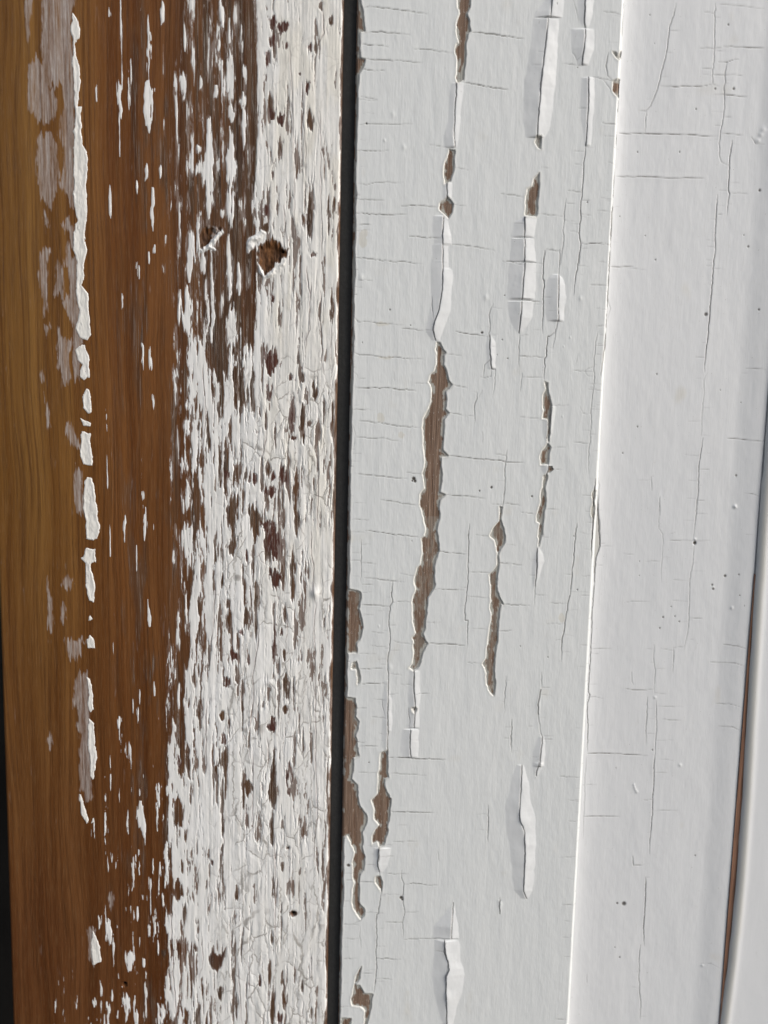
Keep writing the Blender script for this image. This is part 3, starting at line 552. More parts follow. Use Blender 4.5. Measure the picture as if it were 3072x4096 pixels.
# greyish skim left on the inner edge of some bare streaks
cut = np.minimum.reduce([sdf[:-1, :-1], sdf[1:, :-1], sdf[:-1, 1:], sdf[1:, 1:]])
keep = np.maximum.reduce([sdf[:-1, :-1], sdf[1:, :-1], sdf[:-1, 1:], sdf[1:, 1:]]) > -2.8
fl = flake[:-1, :-1]
sheet_attr = (C, SP, thin * .7, cream * .6)
grid_mesh('paint_coat', g, HP, keep & (fl == 0), M_white, cas, sheet_attr)
names = {}
for k in np.unique(fl):
    if k and (keep & (fl == k)).sum() > 60:
        grid_mesh('lifted_flake', g, HP, keep & (fl == k), M_flake, cas, sheet_attr)
gw = Grid(EL, ER, V0, V1, 3.0, 5.0)
# timber under the paint
xs = ((gw.us - g.us[0]) / g.du); ys = ((gw.vs - g.vs[0]) / g.dv)
ix = np.clip(np.rint(xs).astype(int), 0, g.U.shape[1] - 1); iy = np.clip(np.rint(ys).astype(int), 0, g.U.shape[0] - 1)
sdw = sdf[np.ix_(iy, ix)]; base = (rnd + rimdrop)[np.ix_(iy, ix)]
HW = base - THK * 1.25 + .5 * fbm(gw.U, gw.V, 9, 160, 70, 3) * (sdw < 4) - 1.2 * ss(gw.U, 830, 845)
fr = ss(fbm(gw.U, gw.V, 12, 34, 71, 3) + 1.6 * (1 - np.clip(-sdw / 15, 0, 1)), .75, 1.0) * (sdw > -16)
sp2 = ss(fbm(gw.U, gw.V, 12, 30, 75, 3) * .8 + ss(-gw.U, 118, 90 + 20) * (gw.V > 350) * (gw.V < 1300) * .9, .7, 1.0)
split = np.exp(-((gw.U - (78 + 6 * np.sin(gw.V / 90) - .015 * gw.V)) / 2.2) ** 2) * (gw.V > -350) * (gw.V < 750)
grid_mesh('timber_core', gw, HW, None, M_old, cas, (sp2 * .5, np.maximum(split * .8, 0 * gw.U), fr, gw.zeros()))
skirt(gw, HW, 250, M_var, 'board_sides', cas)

# ================================================================== inner board beyond the step
inn = thing('inner_board', 'smooth white recessed board with fine cracks and dark specks, right of the bright ridge', 'board', 1180, 500)
IL, IR = 856, 1517
g = Grid(IL, IR, V0, V1, 2.5, 3.6)
wu = fbm(g.U, g.V, 60, 60, 105, 3) * 2.4 + vnoise(g.U, g.V, 9, 9, 106); wv = fbm(g.U, g.V, 60, 60, 108, 3) * 2.4
C = g.zeros(); LIFT = g.zeros()
crack_fields(g, CR_INNER, C, LIFT, wu, wv, w=1.5, lift=.7, base=.30, seed=9)
crack_fields(g, side_ticks(CR_INNER, 15, 75), C, LIFT, wu, wv, w=1.3, lift=.5, base=.15, seed=12)
prof = -9 - 12 * (1 - np.exp(-(g.U - IL) / 38)) + 7.5 * ss(g.U, IR - 125, IR - 22) - 8 * ss(g.U, IR - 9, IR) ** 2
SP = g.zeros(); H = prof + LIFT - 3.0 * C
for u, v, r in SPECKS_IN:
    sl = g.box(u - 14, u + 14, v - 14, v + 14)
    d = np.hypot(g.U[sl] - u, g.V[sl] - v); SP[sl] = np.maximum(SP[sl], .9 * ss(-d, -r * 1.2, -r * .5)); H[sl] -= 1.5 * ss(-d, -r * 1.1, -r * .5)
for u, v, r in BUMPS_IN:
    sl = g.box(u - 30, u + 30, v - 30, v + 30)
    d = np.hypot(g.U[sl] - u, (g.V[sl] - v)); H[sl] += 2.2 * np.exp(-(d / (r * .8)) ** 2)
(uo, vo), = tp('U3', [1068, 362])
d = np.hypot((g.U - uo) * 1.2, g.V - vo); SP = np.maximum(SP, ss(-d, -9, -6)); H -= 3 * ss(-d, -9, -6)
old = g.zeros(60.0)
for p in parse('''S3 985,-150 1020,-150 1030,0 1045,240 1045,380 1010,480 1000,612 970,612 975,300 985,0; 1045,240 1050,300 1045,400 1035,380'''): poly_sdf(g, p, old, 20, wu, wv)
H = H - 2.5 * ss(-old, -1, 3)
H += .8 * fbm(g.U, g.V, 160, 420, 120, 3) + .25 * fbm(g.U, g.V, 30, 60, 121, 2)
stain = ss(-old, -2, 4) * .75
creamI = .5 * ss(fbm(g.U, g.V, 120, 200, 131, 3), .9, 1.6)
grid_mesh('paint_coat', g, H, None, M_white2, inn, (C, SP, stain, creamI))
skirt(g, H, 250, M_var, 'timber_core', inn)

# ================================================================== trim at the far right
tr = thing('outer_trim', 'plain white trim with a cream edge and thin reddish bare line, at the right border', 'trim', 1700, 500)
g = Grid(0, 560, V0, V1, 4, 10)
lv = [-1960, 300, 770, 1200, 1500, 1900, 2250, 2540, 3000]; lu = [1515, 1515, 1519, 1527, 1534, 1536, 1528, 1514, 1507]
g.U = g.U + np.interp(g.V, lv, lu) + 1.5 * vnoise(g.V * 0, g.V, 1, 60, 140)
q = g.U - np.interp(g.V, lv, lu)
Ht = 0 - 10 * np.exp(-q / 6.0) + 4 * np.exp(-((q - 26) / 16) ** 2) + .6 * fbm(g.U, g.V, 120, 300, 141, 3)
crm = np.exp(-((q - 18 + 4 * vnoise(g.U * 0, g.V, 1, 90, 143)) / 15) ** 2)
grid_mesh('paint_coat', g, Ht, None, M_white3, tr, (g.zeros(), g.zeros(), .35 * np.exp(-q / 8), crm * .55))
skirt(g, Ht, 250, M_white3, 'trim_sides', tr)
simple_mesh('bare_edge', [(1512, 560, -9), (1512, V1 - 4, -9), (1600, V1 - 4, -20), (1600, 560, -20), (1512, 560, -60), (1512, V1 - 4, -60), (1600, V1 - 4, -60), (1600, 560, -60)],
            [(0, 1, 2, 3), (7, 6, 5, 4), (0, 3, 7, 4), (1, 5, 6, 2)], M_redwood, tr)
# ================================================================== stripped board on the left
LX = [0, 200, 340, 370, 400, 440, 480, 520, 546, 556, 580, 620, 660, 700, 730]
LY = [0, 250, 500, 700, 850, 1000, 1150, 1300, 1450, 1600, 1800, 2000, 2212]
COV0 = np.array([
 [0, 0, .02, .12, .20, .25, .12, .78, .80, .90, .92, .95, .98],
 [0, .02, .06, .12, .28, .33, .10, .88, .84, .93, .96, .96, .98],
 [0, .02, .08, .28, .22, .28, .15, .80, .88, .94, .90, .88, .88],
 [0, 0, .03, .28, .32, .42, .22, .70, .90, .94, .98, .94, .78],
 [0, .01, .03, .33, .58, .50, .52, .88, .90, .80, .88, .92, .88],
 [0, .02, .04, .33, .50, .48, .65, .88, .80, .66, .70, .93, .90],
 [0, .02, .04, .18, .60, .76, .62, .80, .55, .68, .86, .97, .96],
 [0, .01, .08, .14, .70, .86, .74, .90, .85, .80, .90, .97, .94],
 [0, .01, .16, .33, .84, .88, .88, .90, .90, .93, .90, .96, .88],
 [0, .02, .28, .50, .92, .85, .91, .90, .86, .94, .96, .98, .88],
 [0, .03, .62, .88, .90, .95, .93, .93, .93, .94, .94, .97, .92],
 [0, .03, .74, .84, .93, .96, .95, .96, .94, .90, .94, .97, .88],
 [0, .06, .62, .82, .88, .93, .95, .96, .94, .90, .93, .96, .88]])
COV = np.concatenate([COV0[:, :2], COV0[:, 2:3] * .16, COV0[:, 2:7], COV0[:, 7:8] * .5 + COV0[:, 6:7] * .5, COV0[:, 7:]], 1)
COV[:, 8] = np.where(COV0[:, 6] < .3, COV0[:, 6] * .6, COV[:, 8]); COV[:4, 3:9] *= .5; COV[8:, 7:] = 1 - (1 - COV[8:, 7:]) * .55; COV[:5, 12:] = np.maximum(COV[:5, 12:], .965); COV[5:, 11:] = np.maximum(COV[5:, 11:], .90)
COV = np.where(COV > .5, 1 - (1 - COV) * .62, COV)
def lattice(T, x, y):
    a = np.interp(x, LX, np.arange(len(LX))); b = np.interp(y, LY, np.arange(len(LY)))
    i = np.clip(a.astype(int), 0, len(LX) - 2); j = np.clip(b.astype(int), 0, len(LY) - 2); a = a - i; b = b - j
    return (T[j, i] * (1 - a) + T[j, i + 1] * a) * (1 - b) + (T[j + 1, i] * (1 - a) + T[j + 1, i + 1] * a) * b
STREAKS = '''
L1 790,0,640,12;780,500,755,26;775,700,1000,12;708,40,130,16;1050,0,180,32;960,80,560,22;960,540,850,62;850,330,560,9;835,470,770,18;1055,300,500,12;1060,770,880,14;950,1060,1180,26;1040,1060,1150,22;885,1170,1260,14;990,1230,1480,26;715,1180,1400,14;738,1430,1540,6;1070,1530,1610,16;1000,1590,1650,14;965,1640,1720,12;890,1700,1830,16;790,1900,2000,12;1060,1700,1770,12;625,540,650,7;600,900,1240,5;555,0,150,5;1200,150,320,18;1190,460,650,38;1140,480,760,12;1148,720,1300,6;1160,1300,1640,6;1350,230,540,16;1255,260,540,14
L1 1430,0,160,36;1530,0,160,18;1485,130,330,18;1490,330,720,46;1500,690,800,40;1580,420,510,20;1570,600,700,42;1580,690,960,26;1400,560,660,28;1300,500,590,20;1350,760,1450,52;1345,1000,1190,92;1495,850,1470,60;1435,820,910,14;1280,940,1000,26;1280,1060,1140,30;1300,1370,1410,24;1230,1490,1810,56;1440,1350,1410,20;1480,1540,1960,40;1545,1690,1900,34;1320,1640,1770,38;1370,1640,1980,14;1215,1840,2160,58;1160,1890,2110,26;1335,1800,1960,14;1500,1970,2260,62;1435,1890,2050,16;905,0,90,9;780,0,300,7
L2 1300,40,440,60;1255,520,720,28;1260,720,830,44;1320,450,720,30;1150,560,790,14;1210,380,450,34;925,0,190,20;975,0,180,16;990,330,440,18;735,660,720,12;1135,160,410,26;1185,990,1110,12;808,1110,1290,22;940,1080,1300,26;995,1160,1240,12;965,1680,1840,24;1140,1190,1280,10;1130,1350,1450,18;1155,1830,2000,28;1215,1390,1540,10;1250,1870,1950,26;1290,1560,1650,12;925,950,1090,12;915,760,960,5;690,300,940,4;885,1330,1510,6;715,1100,1420,4;1025,1330,1370,10;1060,1800,1900,6;735,1960,2100,5;1400,300,1000,34;1370,1000,1500,40
L3 770,220,310,26;770,290,420,10;905,50,150,13;860,80,210,9;1160,10,180,26;1035,1170,1250,14;890,1460,1550,11;850,1440,1480,12;725,770,900,8;940,990,1080,6;910,780,960,44;930,880,1010,30;685,1420,1600,8;705,1540,1710,48;730,1650,1760,16;1120,230,370,38;800,1600,1800,14;835,1730,1870,52;905,1640,1720,10;930,1790,1850,20;730,1980,2060,26;610,2020,2100,34;820,2020,2211,44;870,2000,2211,14;700,2050,2300,40;640,2000,2050,10;1050,2080,2211,50;850,640,900,4;900,680,740,7;890,150,260,16;720,600,700,5;1000,0,80,5
'''
VOIDS = '''
M1 1015,150,260,50,r;1100,190,270,60,r;1010,300,400,60,r;975,440,560,50,r;958,600,670,26,r;1130,360,410,30,r;1320,370,450,30,r;1245,600,620,18,r;1310,680,780,50,r;1000,770,950,50,b;1010,900,980,40,r;1330,920,1090,50,b;1075,1110,1340,36,b;1085,940,1030,50,r;920,960,1040,24,r;1030,1340,1480,30,r;1000,1220,1340,24,r;1320,1600,1960,64,b;1265,1780,1890,40,b;1480,1640,1960,28,g;1530,1650,1790,30,b;965,1700,1780,50,r;960,1850,1930,80,g;1355,2090,2130,50,r;1430,0,80,40,g;1370,350,450,24,g;1362,470,720,10,g;1510,120,200,46,g;1450,1250,1530,8,g;870,0,420,26,b
M2 1510,170,470,40,b;1020,220,290,36,r;985,360,430,20,r;1005,690,880,90,r;985,980,1110,50,r;905,1080,1240,26,r;990,1120,1200,26,b;960,1180,1330,20,g;880,1360,1390,30,r;1265,880,960,44,b;1180,1090,1360,40,r;1265,1130,1440,60,b;1320,1280,1330,30,b;1360,970,1110,40,b;1290,1020,1130,40,b;1190,1410,1440,40,r;980,1600,1760,40,b;865,1720,1810,60,r;1020,1700,1770,50,r;1115,1650,1800,50,r;1000,1820,1910,70,r;1210,1680,2050,50,b;770,1750,2010,26,b;870,1980,2260,96,b;690,1880,2240,76,b;1215,2040,2240,50,b;985,2120,2210,90,r;1510,1150,1400,30,b;1500,1500,1680,14,g;1440,1560,1700,12,g;740,680,1500,22,g;1160,900,960,30,r;1440,1100,1300,18,g;590,1680,1820,50,b;640,1700,1760,30,r
M3 680,0,190,66,b;540,0,270,40,g;1030,0,200,120,r;1180,80,560,46,b;1040,320,465,76,r;1110,180,540,24,b;810,150,250,30,r;860,60,400,24,b;600,350,450,22,b;882,420,870,36,g;650,560,640,24,b;800,630,770,54,b;660,650,810,64,b;760,800,850,30,r;1030,800,1050,34,r;1120,600,740,26,b;1090,800,860,30,r;1120,960,1060,34,b;1200,790,830,18,g;680,980,1050,70,r;820,1020,1100,40,r;720,1090,1230,24,b;625,1210,1290,64,r;1130,1180,1380,46,b;1120,1440,1510,40,b;1190,1240,1480,14,g;1260,960,1060,20,r;1190,980,1040,24,r;1020,1530,1640,64,r;600,1480,1560,44,b;610,1660,1760,44,r;620,1780,1990,56,b;550,1930,2000,40,b;1030,1780,2240,40,b;1150,1900,2070,44,r;1140,2100,2180,50,r;1270,1650,1850,14,g;370,1110,1270,40,b;240,1830,1930,30,r;320,1860,1990,40,b;800,2100,2180,44,b;1475,1900,2080,16,b
M4 600,-20,100,60,b;1020,180,410,72,b;1150,40,120,40,r;1140,200,300,54,r;805,190,320,66,b;240,320,570,100,b;602,200,600,22,g;1010,450,720,36,g;795,420,580,20,r;290,580,700,36,b;1240,560,1200,9,g;1270,560,700,24,b;230,1030,1180,96,b;265,850,960,30,b;510,850,890,40,r;720,1060,1170,36,b;1020,900,1160,34,g;1100,870,950,24,g;1240,910,980,24,b;380,1330,1390,36,g;1090,1250,1600,20,b;1005,1430,1560,36,b;240,1480,1700,46,b;115,1590,1650,50,g;375,1550,1620,36,g;915,1780,1880,30,r;995,1700,1900,34,b;1100,1770,1900,40,b;1200,1700,1850,20,b;590,1880,2000,50,b;1260,1850,1950,20,g;720,1950,2150,24,b;800,1850,2200,9,g;1020,1900,2240,44,b;1110,1900,2100,40,b;300,2090,2260,70,b;1070,2120,2211,50,r;1340,2080,2180,30,b;110,1400,1560,90,b;400,960,1080,14,g;285,1210,1380,24,g
'''
STRIP = parse('''
L1 470,80 505,130 520,190 510,250 485,290 495,370 518,450 520,560 500,690 530,690 525,750 530,930 568,990 565,1110 558,1200 565,1350 555,1460 550,1560 568,1620 545,1700 545,1780 530,1850 570,1900 580,2080 590,2170 565,2205 520,2190 490,2130 520,2030 500,1960 490,1850 500,1700 470,1600 485,1450 500,1430 480,1330 470,1260 480,1180 475,1100 480,950 475,850 490,750 480,680 475,500 465,400 475,280 455,190
L2 525,20 545,20 578,100 580,235 540,250 520,235 530,150 500,120 490,60; 560,310 575,312 590,370 590,455 570,470 535,430 535,360; 522,500 590,530 585,555 540,550; 525,580 592,600 580,640 600,740 600,810 540,800 520,740
L2 560,880 600,890 625,1050 635,1150 652,1210 630,1280 600,1290 555,1280 555,1160 540,1080 545,920; 560,1340 620,1345 620,1430 585,1445 615,1580 605,1690 575,1680 555,1590 555,1440 525,1410; 580,1770 600,1800 570,1812; 580,1900 610,1930 615,1990 570,1990 560,1930
L3 560,-40 585,-20 600,60 605,170 580,190 570,150 575,80; 575,230 605,260 610,330 625,480 620,560 600,630 580,600 585,500 570,420 570,300; 600,870 615,910 590,915; 605,1605 650,1720 655,1810 600,1830 590,1700; 510,720 525,725 545,800 575,895 562,917 530,862''')
RESID = parse('''
L1 275,-60 490,-60 490,20 470,80 455,190 475,400 490,680 485,1100 480,1260 480,1330 410,1260 385,1170 410,1090 420,960 385,850 390,760 420,690 410,590 370,550 320,560 370,640 350,740 320,820 250,790 170,690 180,410 280,380 270,330 275,200; 250,870 340,890 380,960 385,1080 370,1220 320,1330 260,1270 240,1080; 290,1580 325,1600 300,1700 300,2000 285,2060 270,1900 245,1800 260,1650; 365,1640 405,1750 410,1930 345,1900 365,1750; 390,1450 480,1420 480,1600 430,1500; 430,1580 510,1700 500,1950 515,2080 470,2100 400,1950 450,1900 445,1750 410,1720; 160,-20 210,-20 205,150 180,250 165,120; 290,1360 310,1440 290,1440
L1 470,2090 520,2100 540,2260 480,2260; 290,2120 330,2130 300,2180; 370,2120 420,2260 370,2260
L2 375,-20 470,-20 440,80 460,240 410,250 370,150; 470,20 520,30 520,235 480,235; 420,560 460,545 530,660 480,690 420,600; 490,810 525,830 530,900 548,1080 545,1130 500,1090 480,930; 430,1500 480,1560 450,1610 400,1570; 310,1530 340,1700 340,1900 310,1850; 400,1700 435,1720 420,1800 390,1790; 410,1930 565,1930 530,1970 530,2030 460,2060; 510,2140 570,2150 590,2260 480,2260; 290,350 310,420 320,560 300,520; 270,200 290,240 280,300 265,260
L3 490,-20 580,-20 585,150 590,400 590,640 600,740 560,750 520,700 520,560 505,450 520,330 495,290 510,180 470,150 490,60; 570,1590 615,1600 610,1830 570,1780; 320,320 340,380 325,420 305,370; 715,1340 740,1400 715,1480 705,1400''')
KNOTS = [tp('M1', [(420, 1960), (440, 1900), (500, 1880), (590, 1890), (610, 1930), (540, 1960), (510, 2020), (480, 2060), (420, 2060)]),
         tp('M1', [(915, 2040), (960, 2000), (1040, 1985), (1090, 2040), (1140, 2080), (1100, 2140), (1050, 2180), (1030, 2240), (960, 2290), (935, 2250), (900, 2200), (890, 2120)])]
HEART = tp('M4', [(490, 1645), (510, 1632), (525, 1560), (540, 1625), (580, 1640), (625, 1580), (620, 1650), (600, 1720), (560, 1790), (520, 1750), (490, 1680)])
NAILS = [('L3', 808, 1955, 40, 22), ('M4', 1190, 1295, 50, 24), ('M4', 1145, 750, 20, 10), ('M1', 1100, 2085, 28, 12)]
CHUNKS = [tp('M1', [(800, 2020), (830, 1970), (880, 1950), (920, 1900), (970, 1930), (930, 1990), (890, 2010), (860, 2070), (810, 2100)]),
          tp('M1', [(480, 2010), (540, 1950), (600, 1890), (612, 1930), (560, 1990), (520, 2040), (560, 2080), (500, 2070), (430, 2110), (420, 2080)]),
          tp('M1', [(895, 2180), (920, 2220), (950, 2290), (1040, 2230), (1130, 2140), (1120, 2200), (1040, 2290), (960, 2320), (900, 2260)])]

brd = thing('stripped_board', 'brown varnished board half stripped of its crackled white paint, left of the black gap', 'board', -880, 500)
UL, UR = -1563, -199
g = Grid(UL, UR, V0, V1, 2.3, 3.4)
X, Y = Winv(g.U, g.V); Xd = X / 1.8517; Yd = np.clip(Y / 1.8517, 0, 2212)
Xw = Xd + (11 * fbm(g.U, g.V, 24, 260, 251, 4, .6)) * (Xd < 520) * ss(Yd, 500, 800)
cov = lattice(COV, Xw, Yd)
wv0 = 3.0 * fbm(g.U, g.V, 40, 90, 203, 3) + 1.5 * vnoise(g.U, g.V, 8, 20, 204)
n1 = rank(fbm(g.U + wv0, g.V, 18, 150, 201, 5, .6) + .25 * fbm(g.U, g.V, 6, 60, 202, 3, .7))
m = (cov - n1) * 26 - 1.0 * (cov < .03) * 20
def lens(sl, u, v, hl, w):
    w = w * .92
    U = g.U[sl] + wv0[sl] * min(1.0, w / 16); V = g.V[sl]
    V = V + min(.55 * hl, 38) * (.7 * vnoise(g.U[sl], V, 3.6, 260, 271) + .5 * vnoise(g.U[sl], V, 9, 200, 272))      # fibrous ends
    t = np.clip(1 - ((V - v) / hl) ** 2, -1, 1)
    jag = 1 + .55 * vnoise(U, V, 6, 26, 211) + .35 * vnoise(U, V, 60, 40, 213)
    return w / 2 * np.sign(t) * np.abs(t) ** .6 * jag - np.abs(U - u)
def items(s):
    for line in s.strip().splitlines():
        t, rest = line.strip().split(' ', 1)
        for part in rest.split(';'):
            f = part.split(','); x, y0, y1, w = [float(q) for q in f[:4]]
            a, b = tp(t, [x, y0, x, y1]); k = tk(t)
            yield (a[0] + b[0]) / 2, (a[1] + b[1]) / 2, max((b[1] - a[1]) / 2, 4), w * k, (f[4] if len(f) > 4 else '')
for u, v, hl, w, _ in items(STREAKS):
    sl = g.box(u - w - 14, u + w + 14, v - hl * 1.1, v + hl * 1.1)
    m[sl] = np.maximum(m[sl], lens(sl, u, v, hl, w * 1.05))
prim = g.zeros(); grey = g.zeros()
for u, v, hl, w, kd in items(VOIDS):
    sl = g.box(u - w - 18, u + w + 18, v - hl * 1.3, v + hl * 1.3)
    L = lens(sl, u, v, hl * (1.2 if kd == 'r' else 1.05), w * (1.35 if kd == 'r' else 1.0))
    nz = fbm(g.U[sl], g.V[sl], 7, 85, 215, 5, .7)
    k_ = (7.5, 4.5) if kd == 'r' else (4.0, 1.5)
    m[sl] = np.minimum(m[sl], -(np.minimum(L, 9) - k_[1] + k_[0] * nz) * 1.1)
    if kd == 'r': prim[sl] = np.maximum(prim[sl], ss(L, -6, 2))
    if kd == 'g': grey[sl] = np.maximum(grey[sl], ss(L, -4, 2))
hs = g.zeros(60.0); poly_sdf(g, HEART, hs, 20, wv0 * .4, wv0 * .4 + 9 * vnoise(g.U, g.V, 4, 200, 273)); m = np.minimum(m, hs); prim = np.maximum(prim, .35 * ss(-hs, -3, 3))
kn = g.zeros(60.0)
for p in KNOTS: poly_sdf(g, p, kn, 40, wv0 * 1.5 + 5 * vnoise(g.U, g.V, 8, 12, 261), wv0 + 12 * vnoise(g.U, g.V, 5, 50, 262))
m = np.minimum(m, kn - 2)
ck = g.zeros(60.0)
for p in CHUNKS: poly_sdf(g, p, ck, 30, wv0, wv0)
m = np.maximum(m, -ck)
for t, x, y, r1, r2 in NAILS:
    (u, v), = tp(t, [x, y]); r = r1 * tk(t) * .5
    m = np.minimum(m, np.hypot(g.U - u + wv0, g.V - v) - r * 1.15)
hair = 2.3 * fbm(g.U, g.V, 6, 120, 217, 3, .7) + 1.4 * vnoise(g.U, g.V, 3.4, 170, 218)
m = m + hair * (1 + 1.1 * ss(-Xd, -552, -535) * (Xd > 190)) * np.exp(-(m / 9) ** 2)
# right corner of the board: ragged bare edge
m = np.minimum(m, (UR - g.U) - 6 + 7 * fbm(g.U, g.V, 20, 90, 231, 4) + 3)
# heights
rr = 14.0; el = np.clip(g.U - UL, 0, rr); er = np.clip(UR - g.U, 0, 8.0)
HB = -(rr - np.sqrt(rr * rr - (rr - el) ** 2)) - (8 - np.sqrt(64 - (8 - er) ** 2))
wz = ss(Xd + 14 * fbm(g.U, g.V, 80, 600, 221, 3), 340, 470)
patch = ss(fbm(g.U, g.V, 36, 240, 222, 4), .12, .8) * ss(Xd, 215, 330)
wea = np.clip(.85 * wz * (.65 + .35 * ss(fbm(g.U, g.V, 30, 420, 223, 3), -.5, .4)) + .6 * patch + grey, 0, 1)
stripe = ss(fbm(g.U, g.V, 20, 700, 224, 3), .25, .75)
wea = wea * (1 - .55 * stripe * (Xd < 560))
prim = np.clip(prim + .55 * ss(fbm(g.U, g.V, 14, 60, 225, 4), .95, 1.25) * ss(Xd, 330, 420), 0, 1)
res = g.zeros(60.0)
for p in RESID: poly_sdf(g, p, res, 24, wv0 * 1.4 + 3.5 * vnoise(g.U, g.V, 7, 26, 235), wv0 + 24 * vnoise(g.U, g.V, 4.5, 160, 236) + 12 * vnoise(g.U, g.V, 11, 90, 238))
resn = fbm(g.U, g.V, 5, 60, 226, 4, .7)
resA = ss(-res + 4.5 * resn + 2 * vnoise(g.U, g.V, 4, 90, 233), -3.5, 4.0) * np.clip(.55 + .26 * resn + .34 * vnoise(g.U, g.V, 4.5, 170, 234), 0, 1)
resA = np.maximum(resA, .5 * ss(m + 1.5 * vnoise(g.U, g.V, 4, 60, 237), -4.5, -.3) * (m > -8) * ss(Xd, 330, 400))     # thin film round the flakes
resA = np.maximum(resA, .26 * ss(fbm(g.U, g.V, 16, 110, 227, 4), .9, 1.5) * (Xd < 330))
HB = HB + .5 * fbm(g.U, g.V, 7, 260, 228, 3) * (.15 + .85 * wz) + .35 * np.clip(1 - res / 5, 0, 1) * (res < 5)
H = HB - 11 * ss(-kn, 0, 24) * (1 + .22 * fbm(g.U, g.V, 18, 24, 229, 3)) + 1.2 * np.exp(-((kn - 5) / 7) ** 2)
for t, x, y, r1, r2 in NAILS:
    (u, v), = tp(t, [x, y]); r = r1 * tk(t) * .5; d = np.hypot(g.U - u, g.V - v)
    H = H - 22 * ss(-d, -r, -r * .62)
knA = ss(-kn, -2, 4)
k1 = g.zeros(60.0); poly_sdf(g, KNOTS[0], k1, 30, wv0, wv0)
resA = np.maximum(resA, .85 * ss(fbm(g.U, g.V, 9, 16, 263, 4, .7), -.4, .6) * ss(-k1, -4, 3) * ss(g.U, KNOTS[0][:, 0].mean() - 14, KNOTS[0][:, 0].mean() + 6)); knA = knA * (1 - ss(resA, .4, .7))
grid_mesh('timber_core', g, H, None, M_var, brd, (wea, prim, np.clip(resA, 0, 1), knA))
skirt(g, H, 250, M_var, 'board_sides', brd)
# old paint film
TH = 1.2
ridge = fbm(g.U + 5 * fbm(g.U, g.V, 200, 500, 241, 2), g.V, 40, 1100, 242, 2)
ridgeA = 1.5 * np.abs(ridge) ** 1.3 * ss(m, 0, 9)
plates = .7 * fbm(g.U, g.V, 34, 70, 243, 3) * ss(m, 1, 8)
# long splits with a proud edge
SPL = parse('''
M1 1160,360 1175,700 1190,1100 1195,1500 1200,2000 1215,2280; 1050,780 1045,980; 1440,80 1445,280 1385,380 1365,560 1362,720; 1290,700 1270,980 1290,1200 1290,1480; 1410,930 1420,1500 1425,2211; 1435,1230 1450,1530; 1110,1700 1125,1900 1140,2080
M2 1300,0 1310,170 1330,240 1315,330 1325,520 1300,600 1290,760; 1215,180 1220,450 1200,640; 1410,200 1420,560 1440,900; 1500,480 1500,800; 1390,1500 1395,1750 1385,2000 1390,2211; 930,1150 960,1250 965,1400 930,1600 930,1760; 755,600 745,680; 440,820 460,1200 440,1500 460,1700; 1340,140 1325,260 1310,400
M3 1340,0 1340,180 1360,300 1350,480 1370,600; 900,170 925,240 990,280; 870,600 900,880 880,1000 855,1200 860,1400 840,1550 825,1650 830,1800 820,1900; 540,400 535,680 490,960 495,1100 480,1230; 1380,580 1365,700 1370,1300 1380,2000; 980,1700 975,1950; 1220,740 1205,830 1240,870 1300,880; 470,1400 465,1800 470,1990; 990,1240 1040,1300 1030,1380; 1100,620 1140,720 1130,900
M4 860,-20 850,200 850,420 855,700; 1370,-60 1380,300 1385,500 1365,700 1365,900; 1390,780 1385,950; 1020,500 1030,720 1040,900 1035,1300 1040,1600; 430,180 440,330; 415,880 380,1000 385,1120; 600,420 610,700 590,860; 770,1400 760,1600; 735,1700 745,1900 760,2211; 1135,1750 1120,2000 1120,2211; 155,1160 185,1450 195,1800 210,2050 240,2300; 430,1480 435,1700 400,1850; 1060,1000 1050,1200; 820,1700 830,1980; 1340,1650 1330,1950''')
C = g.zeros(); LF = g.zeros()
crack_fields(g, SPL, C, LF, wv0 * 1.0, wv0 * 1.0, w=1.6, lift=1.6, base=.55, seed=21, reach=18)
pp = np.clip(m / 4.5, -1, 1)
HPt = H + TH * (pp - .3) + ridgeA + plates + LF * ss(m, 0, 6) - 3.0 * C
(uk, vk), = tp('M3', [1370, 500]); HPt += 9 * np.exp(-(((g.U - uk) / 16) ** 2 + ((g.V - vk) / 22) ** 2))
(uk, vk), = tp('M3', [980, 1250]); HPt += 5 * np.exp(-(((g.U - uk) / 14) ** 2 + ((g.V - vk) / 12) ** 2))
HPt += 4 * ss(-ck, -2, 9) * (1 + .8 * fbm(g.U, g.V, 16, 18, 244, 3, .55))
wear = np.clip(.9 * np.exp(-np.clip(m, 0, None) / 2.2) + .45 * ss(fbm(g.U, g.V, 12, 70, 245, 4, .65), .8, 1.3), 0, 1)
crk = ss(Xd, 430, 520) * ss(m, 3, 9) * (.2 + .8 * ss(Yd, 620, 950))
creamL = np.clip(.35 + ss(fbm(g.U, g.V, 50, 240, 246, 3), -.2, .8), 0, 1) * ss(Xd, 530, 620) * (1 - .75 * ss(Yd, 900, 1500))
dirt = .9 * ss(fbm(g.U, g.V, 7, 42, 247, 4, .65) + .6 * ss(prim, .1, .8), 1.25, 1.55) * ss(Xd, 380, 450)
kf = np.maximum.reduce([m[:-1, :-1], m[1:, :-1], m[:-1, 1:], m[1:, 1:]]) > -2.9
grid_mesh('paint_coat', g, HPt, kf, M_paint, brd, (np.maximum(wear, 0), crk, creamL, np.maximum(dirt, .8 * C)))
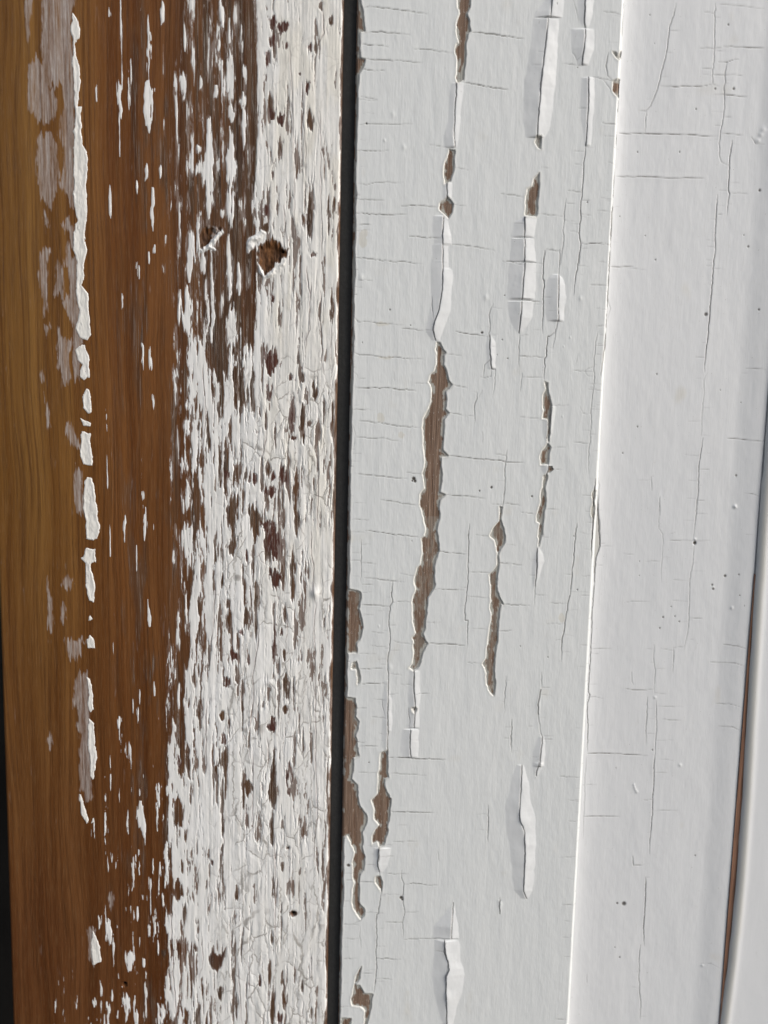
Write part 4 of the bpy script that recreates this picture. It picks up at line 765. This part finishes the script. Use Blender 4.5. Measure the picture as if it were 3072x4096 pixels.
# the thick cream remnants on the left, one piece each
HBi = lambda gg: H[np.ix_(np.clip(np.rint((gg.vs - g.vs[0]) / g.dv).astype(int), 0, H.shape[0] - 1), np.clip(np.rint((gg.us - g.us[0]) / g.du).astype(int), 0, H.shape[1] - 1))]
for i, p in enumerate(STRIP):
    gg = Grid(p[:, 0].min() - 8, p[:, 0].max() + 8, p[:, 1].min() - 8, p[:, 1].max() + 8, 1.8, 2.4)
    w1 = 3.4 * fbm(gg.U, gg.V, 13, 20, 301 + i, 4); s_ = gg.zeros(60.0); poly_sdf(gg, p, s_, 12, w1, w1)
    mm = -s_ + .8 - 7 * ss(fbm(gg.U, gg.V, 7, 26, 390 + i, 4, .6), .95, 1.35)
    lump = 1.1 * fbm(gg.U, gg.V, 16, 34, 330 + i, 4, .6)
    left = .7 * np.exp(-((mm - 5) / 5) ** 2)
    hh = HBi(gg) + 2.2 * (np.clip(mm / 2.4, -1, 1) - .45) + (lump + left) * ss(mm, 0, 6)
    kk = np.maximum.reduce([mm[:-1, :-1], mm[1:, :-1], mm[:-1, 1:], mm[1:, 1:]]) > -2.4
    wr = np.clip(.9 * np.exp(-np.clip(mm, 0, None) / 2.5) + .8 * ss(fbm(gg.U, gg.V, 10, 34, 360 + i, 3), .7, 1.2), 0, 1)
    o = grid_mesh('paint_remnant', gg, hh, kk, M_strip, brd, (wr, gg.zeros(), gg.zeros(.55), gg.zeros()))
for t, x, y, r1, r2 in NAILS:
    (u, v), = tp(t, [x, y]); r = r1 * tk(t) * .5 * .72; n = 20
    hb = float(H[np.argmin(abs(g.vs - v)), np.argmin(abs(g.us - u))]) + 1.5
    ring = [(u + r * math.cos(a) * (1 + .12 * math.sin(3 * a)), v + r * math.sin(a)) for a in [2 * math.pi * k / n for k in range(n)]]
    rin = [(u + .55 * (a - u), v + .55 * (b - v)) for a, b in ring]
    simple_mesh('nail_hole', [(a, b, hb + 5) for a, b in ring] + [(a, b, hb) for a, b in rin] + [(a, b, hb - 40) for a, b in rin],
                [(i, (i + 1) % n, (i + 1) % n + n, i + n) for i in range(n)] + [(i + n, (i + 1) % n + n, (i + 1) % n + 2 * n, i + 2 * n) for i in range(n)] + [tuple(range(2 * n, 3 * n))], M_hole, brd)
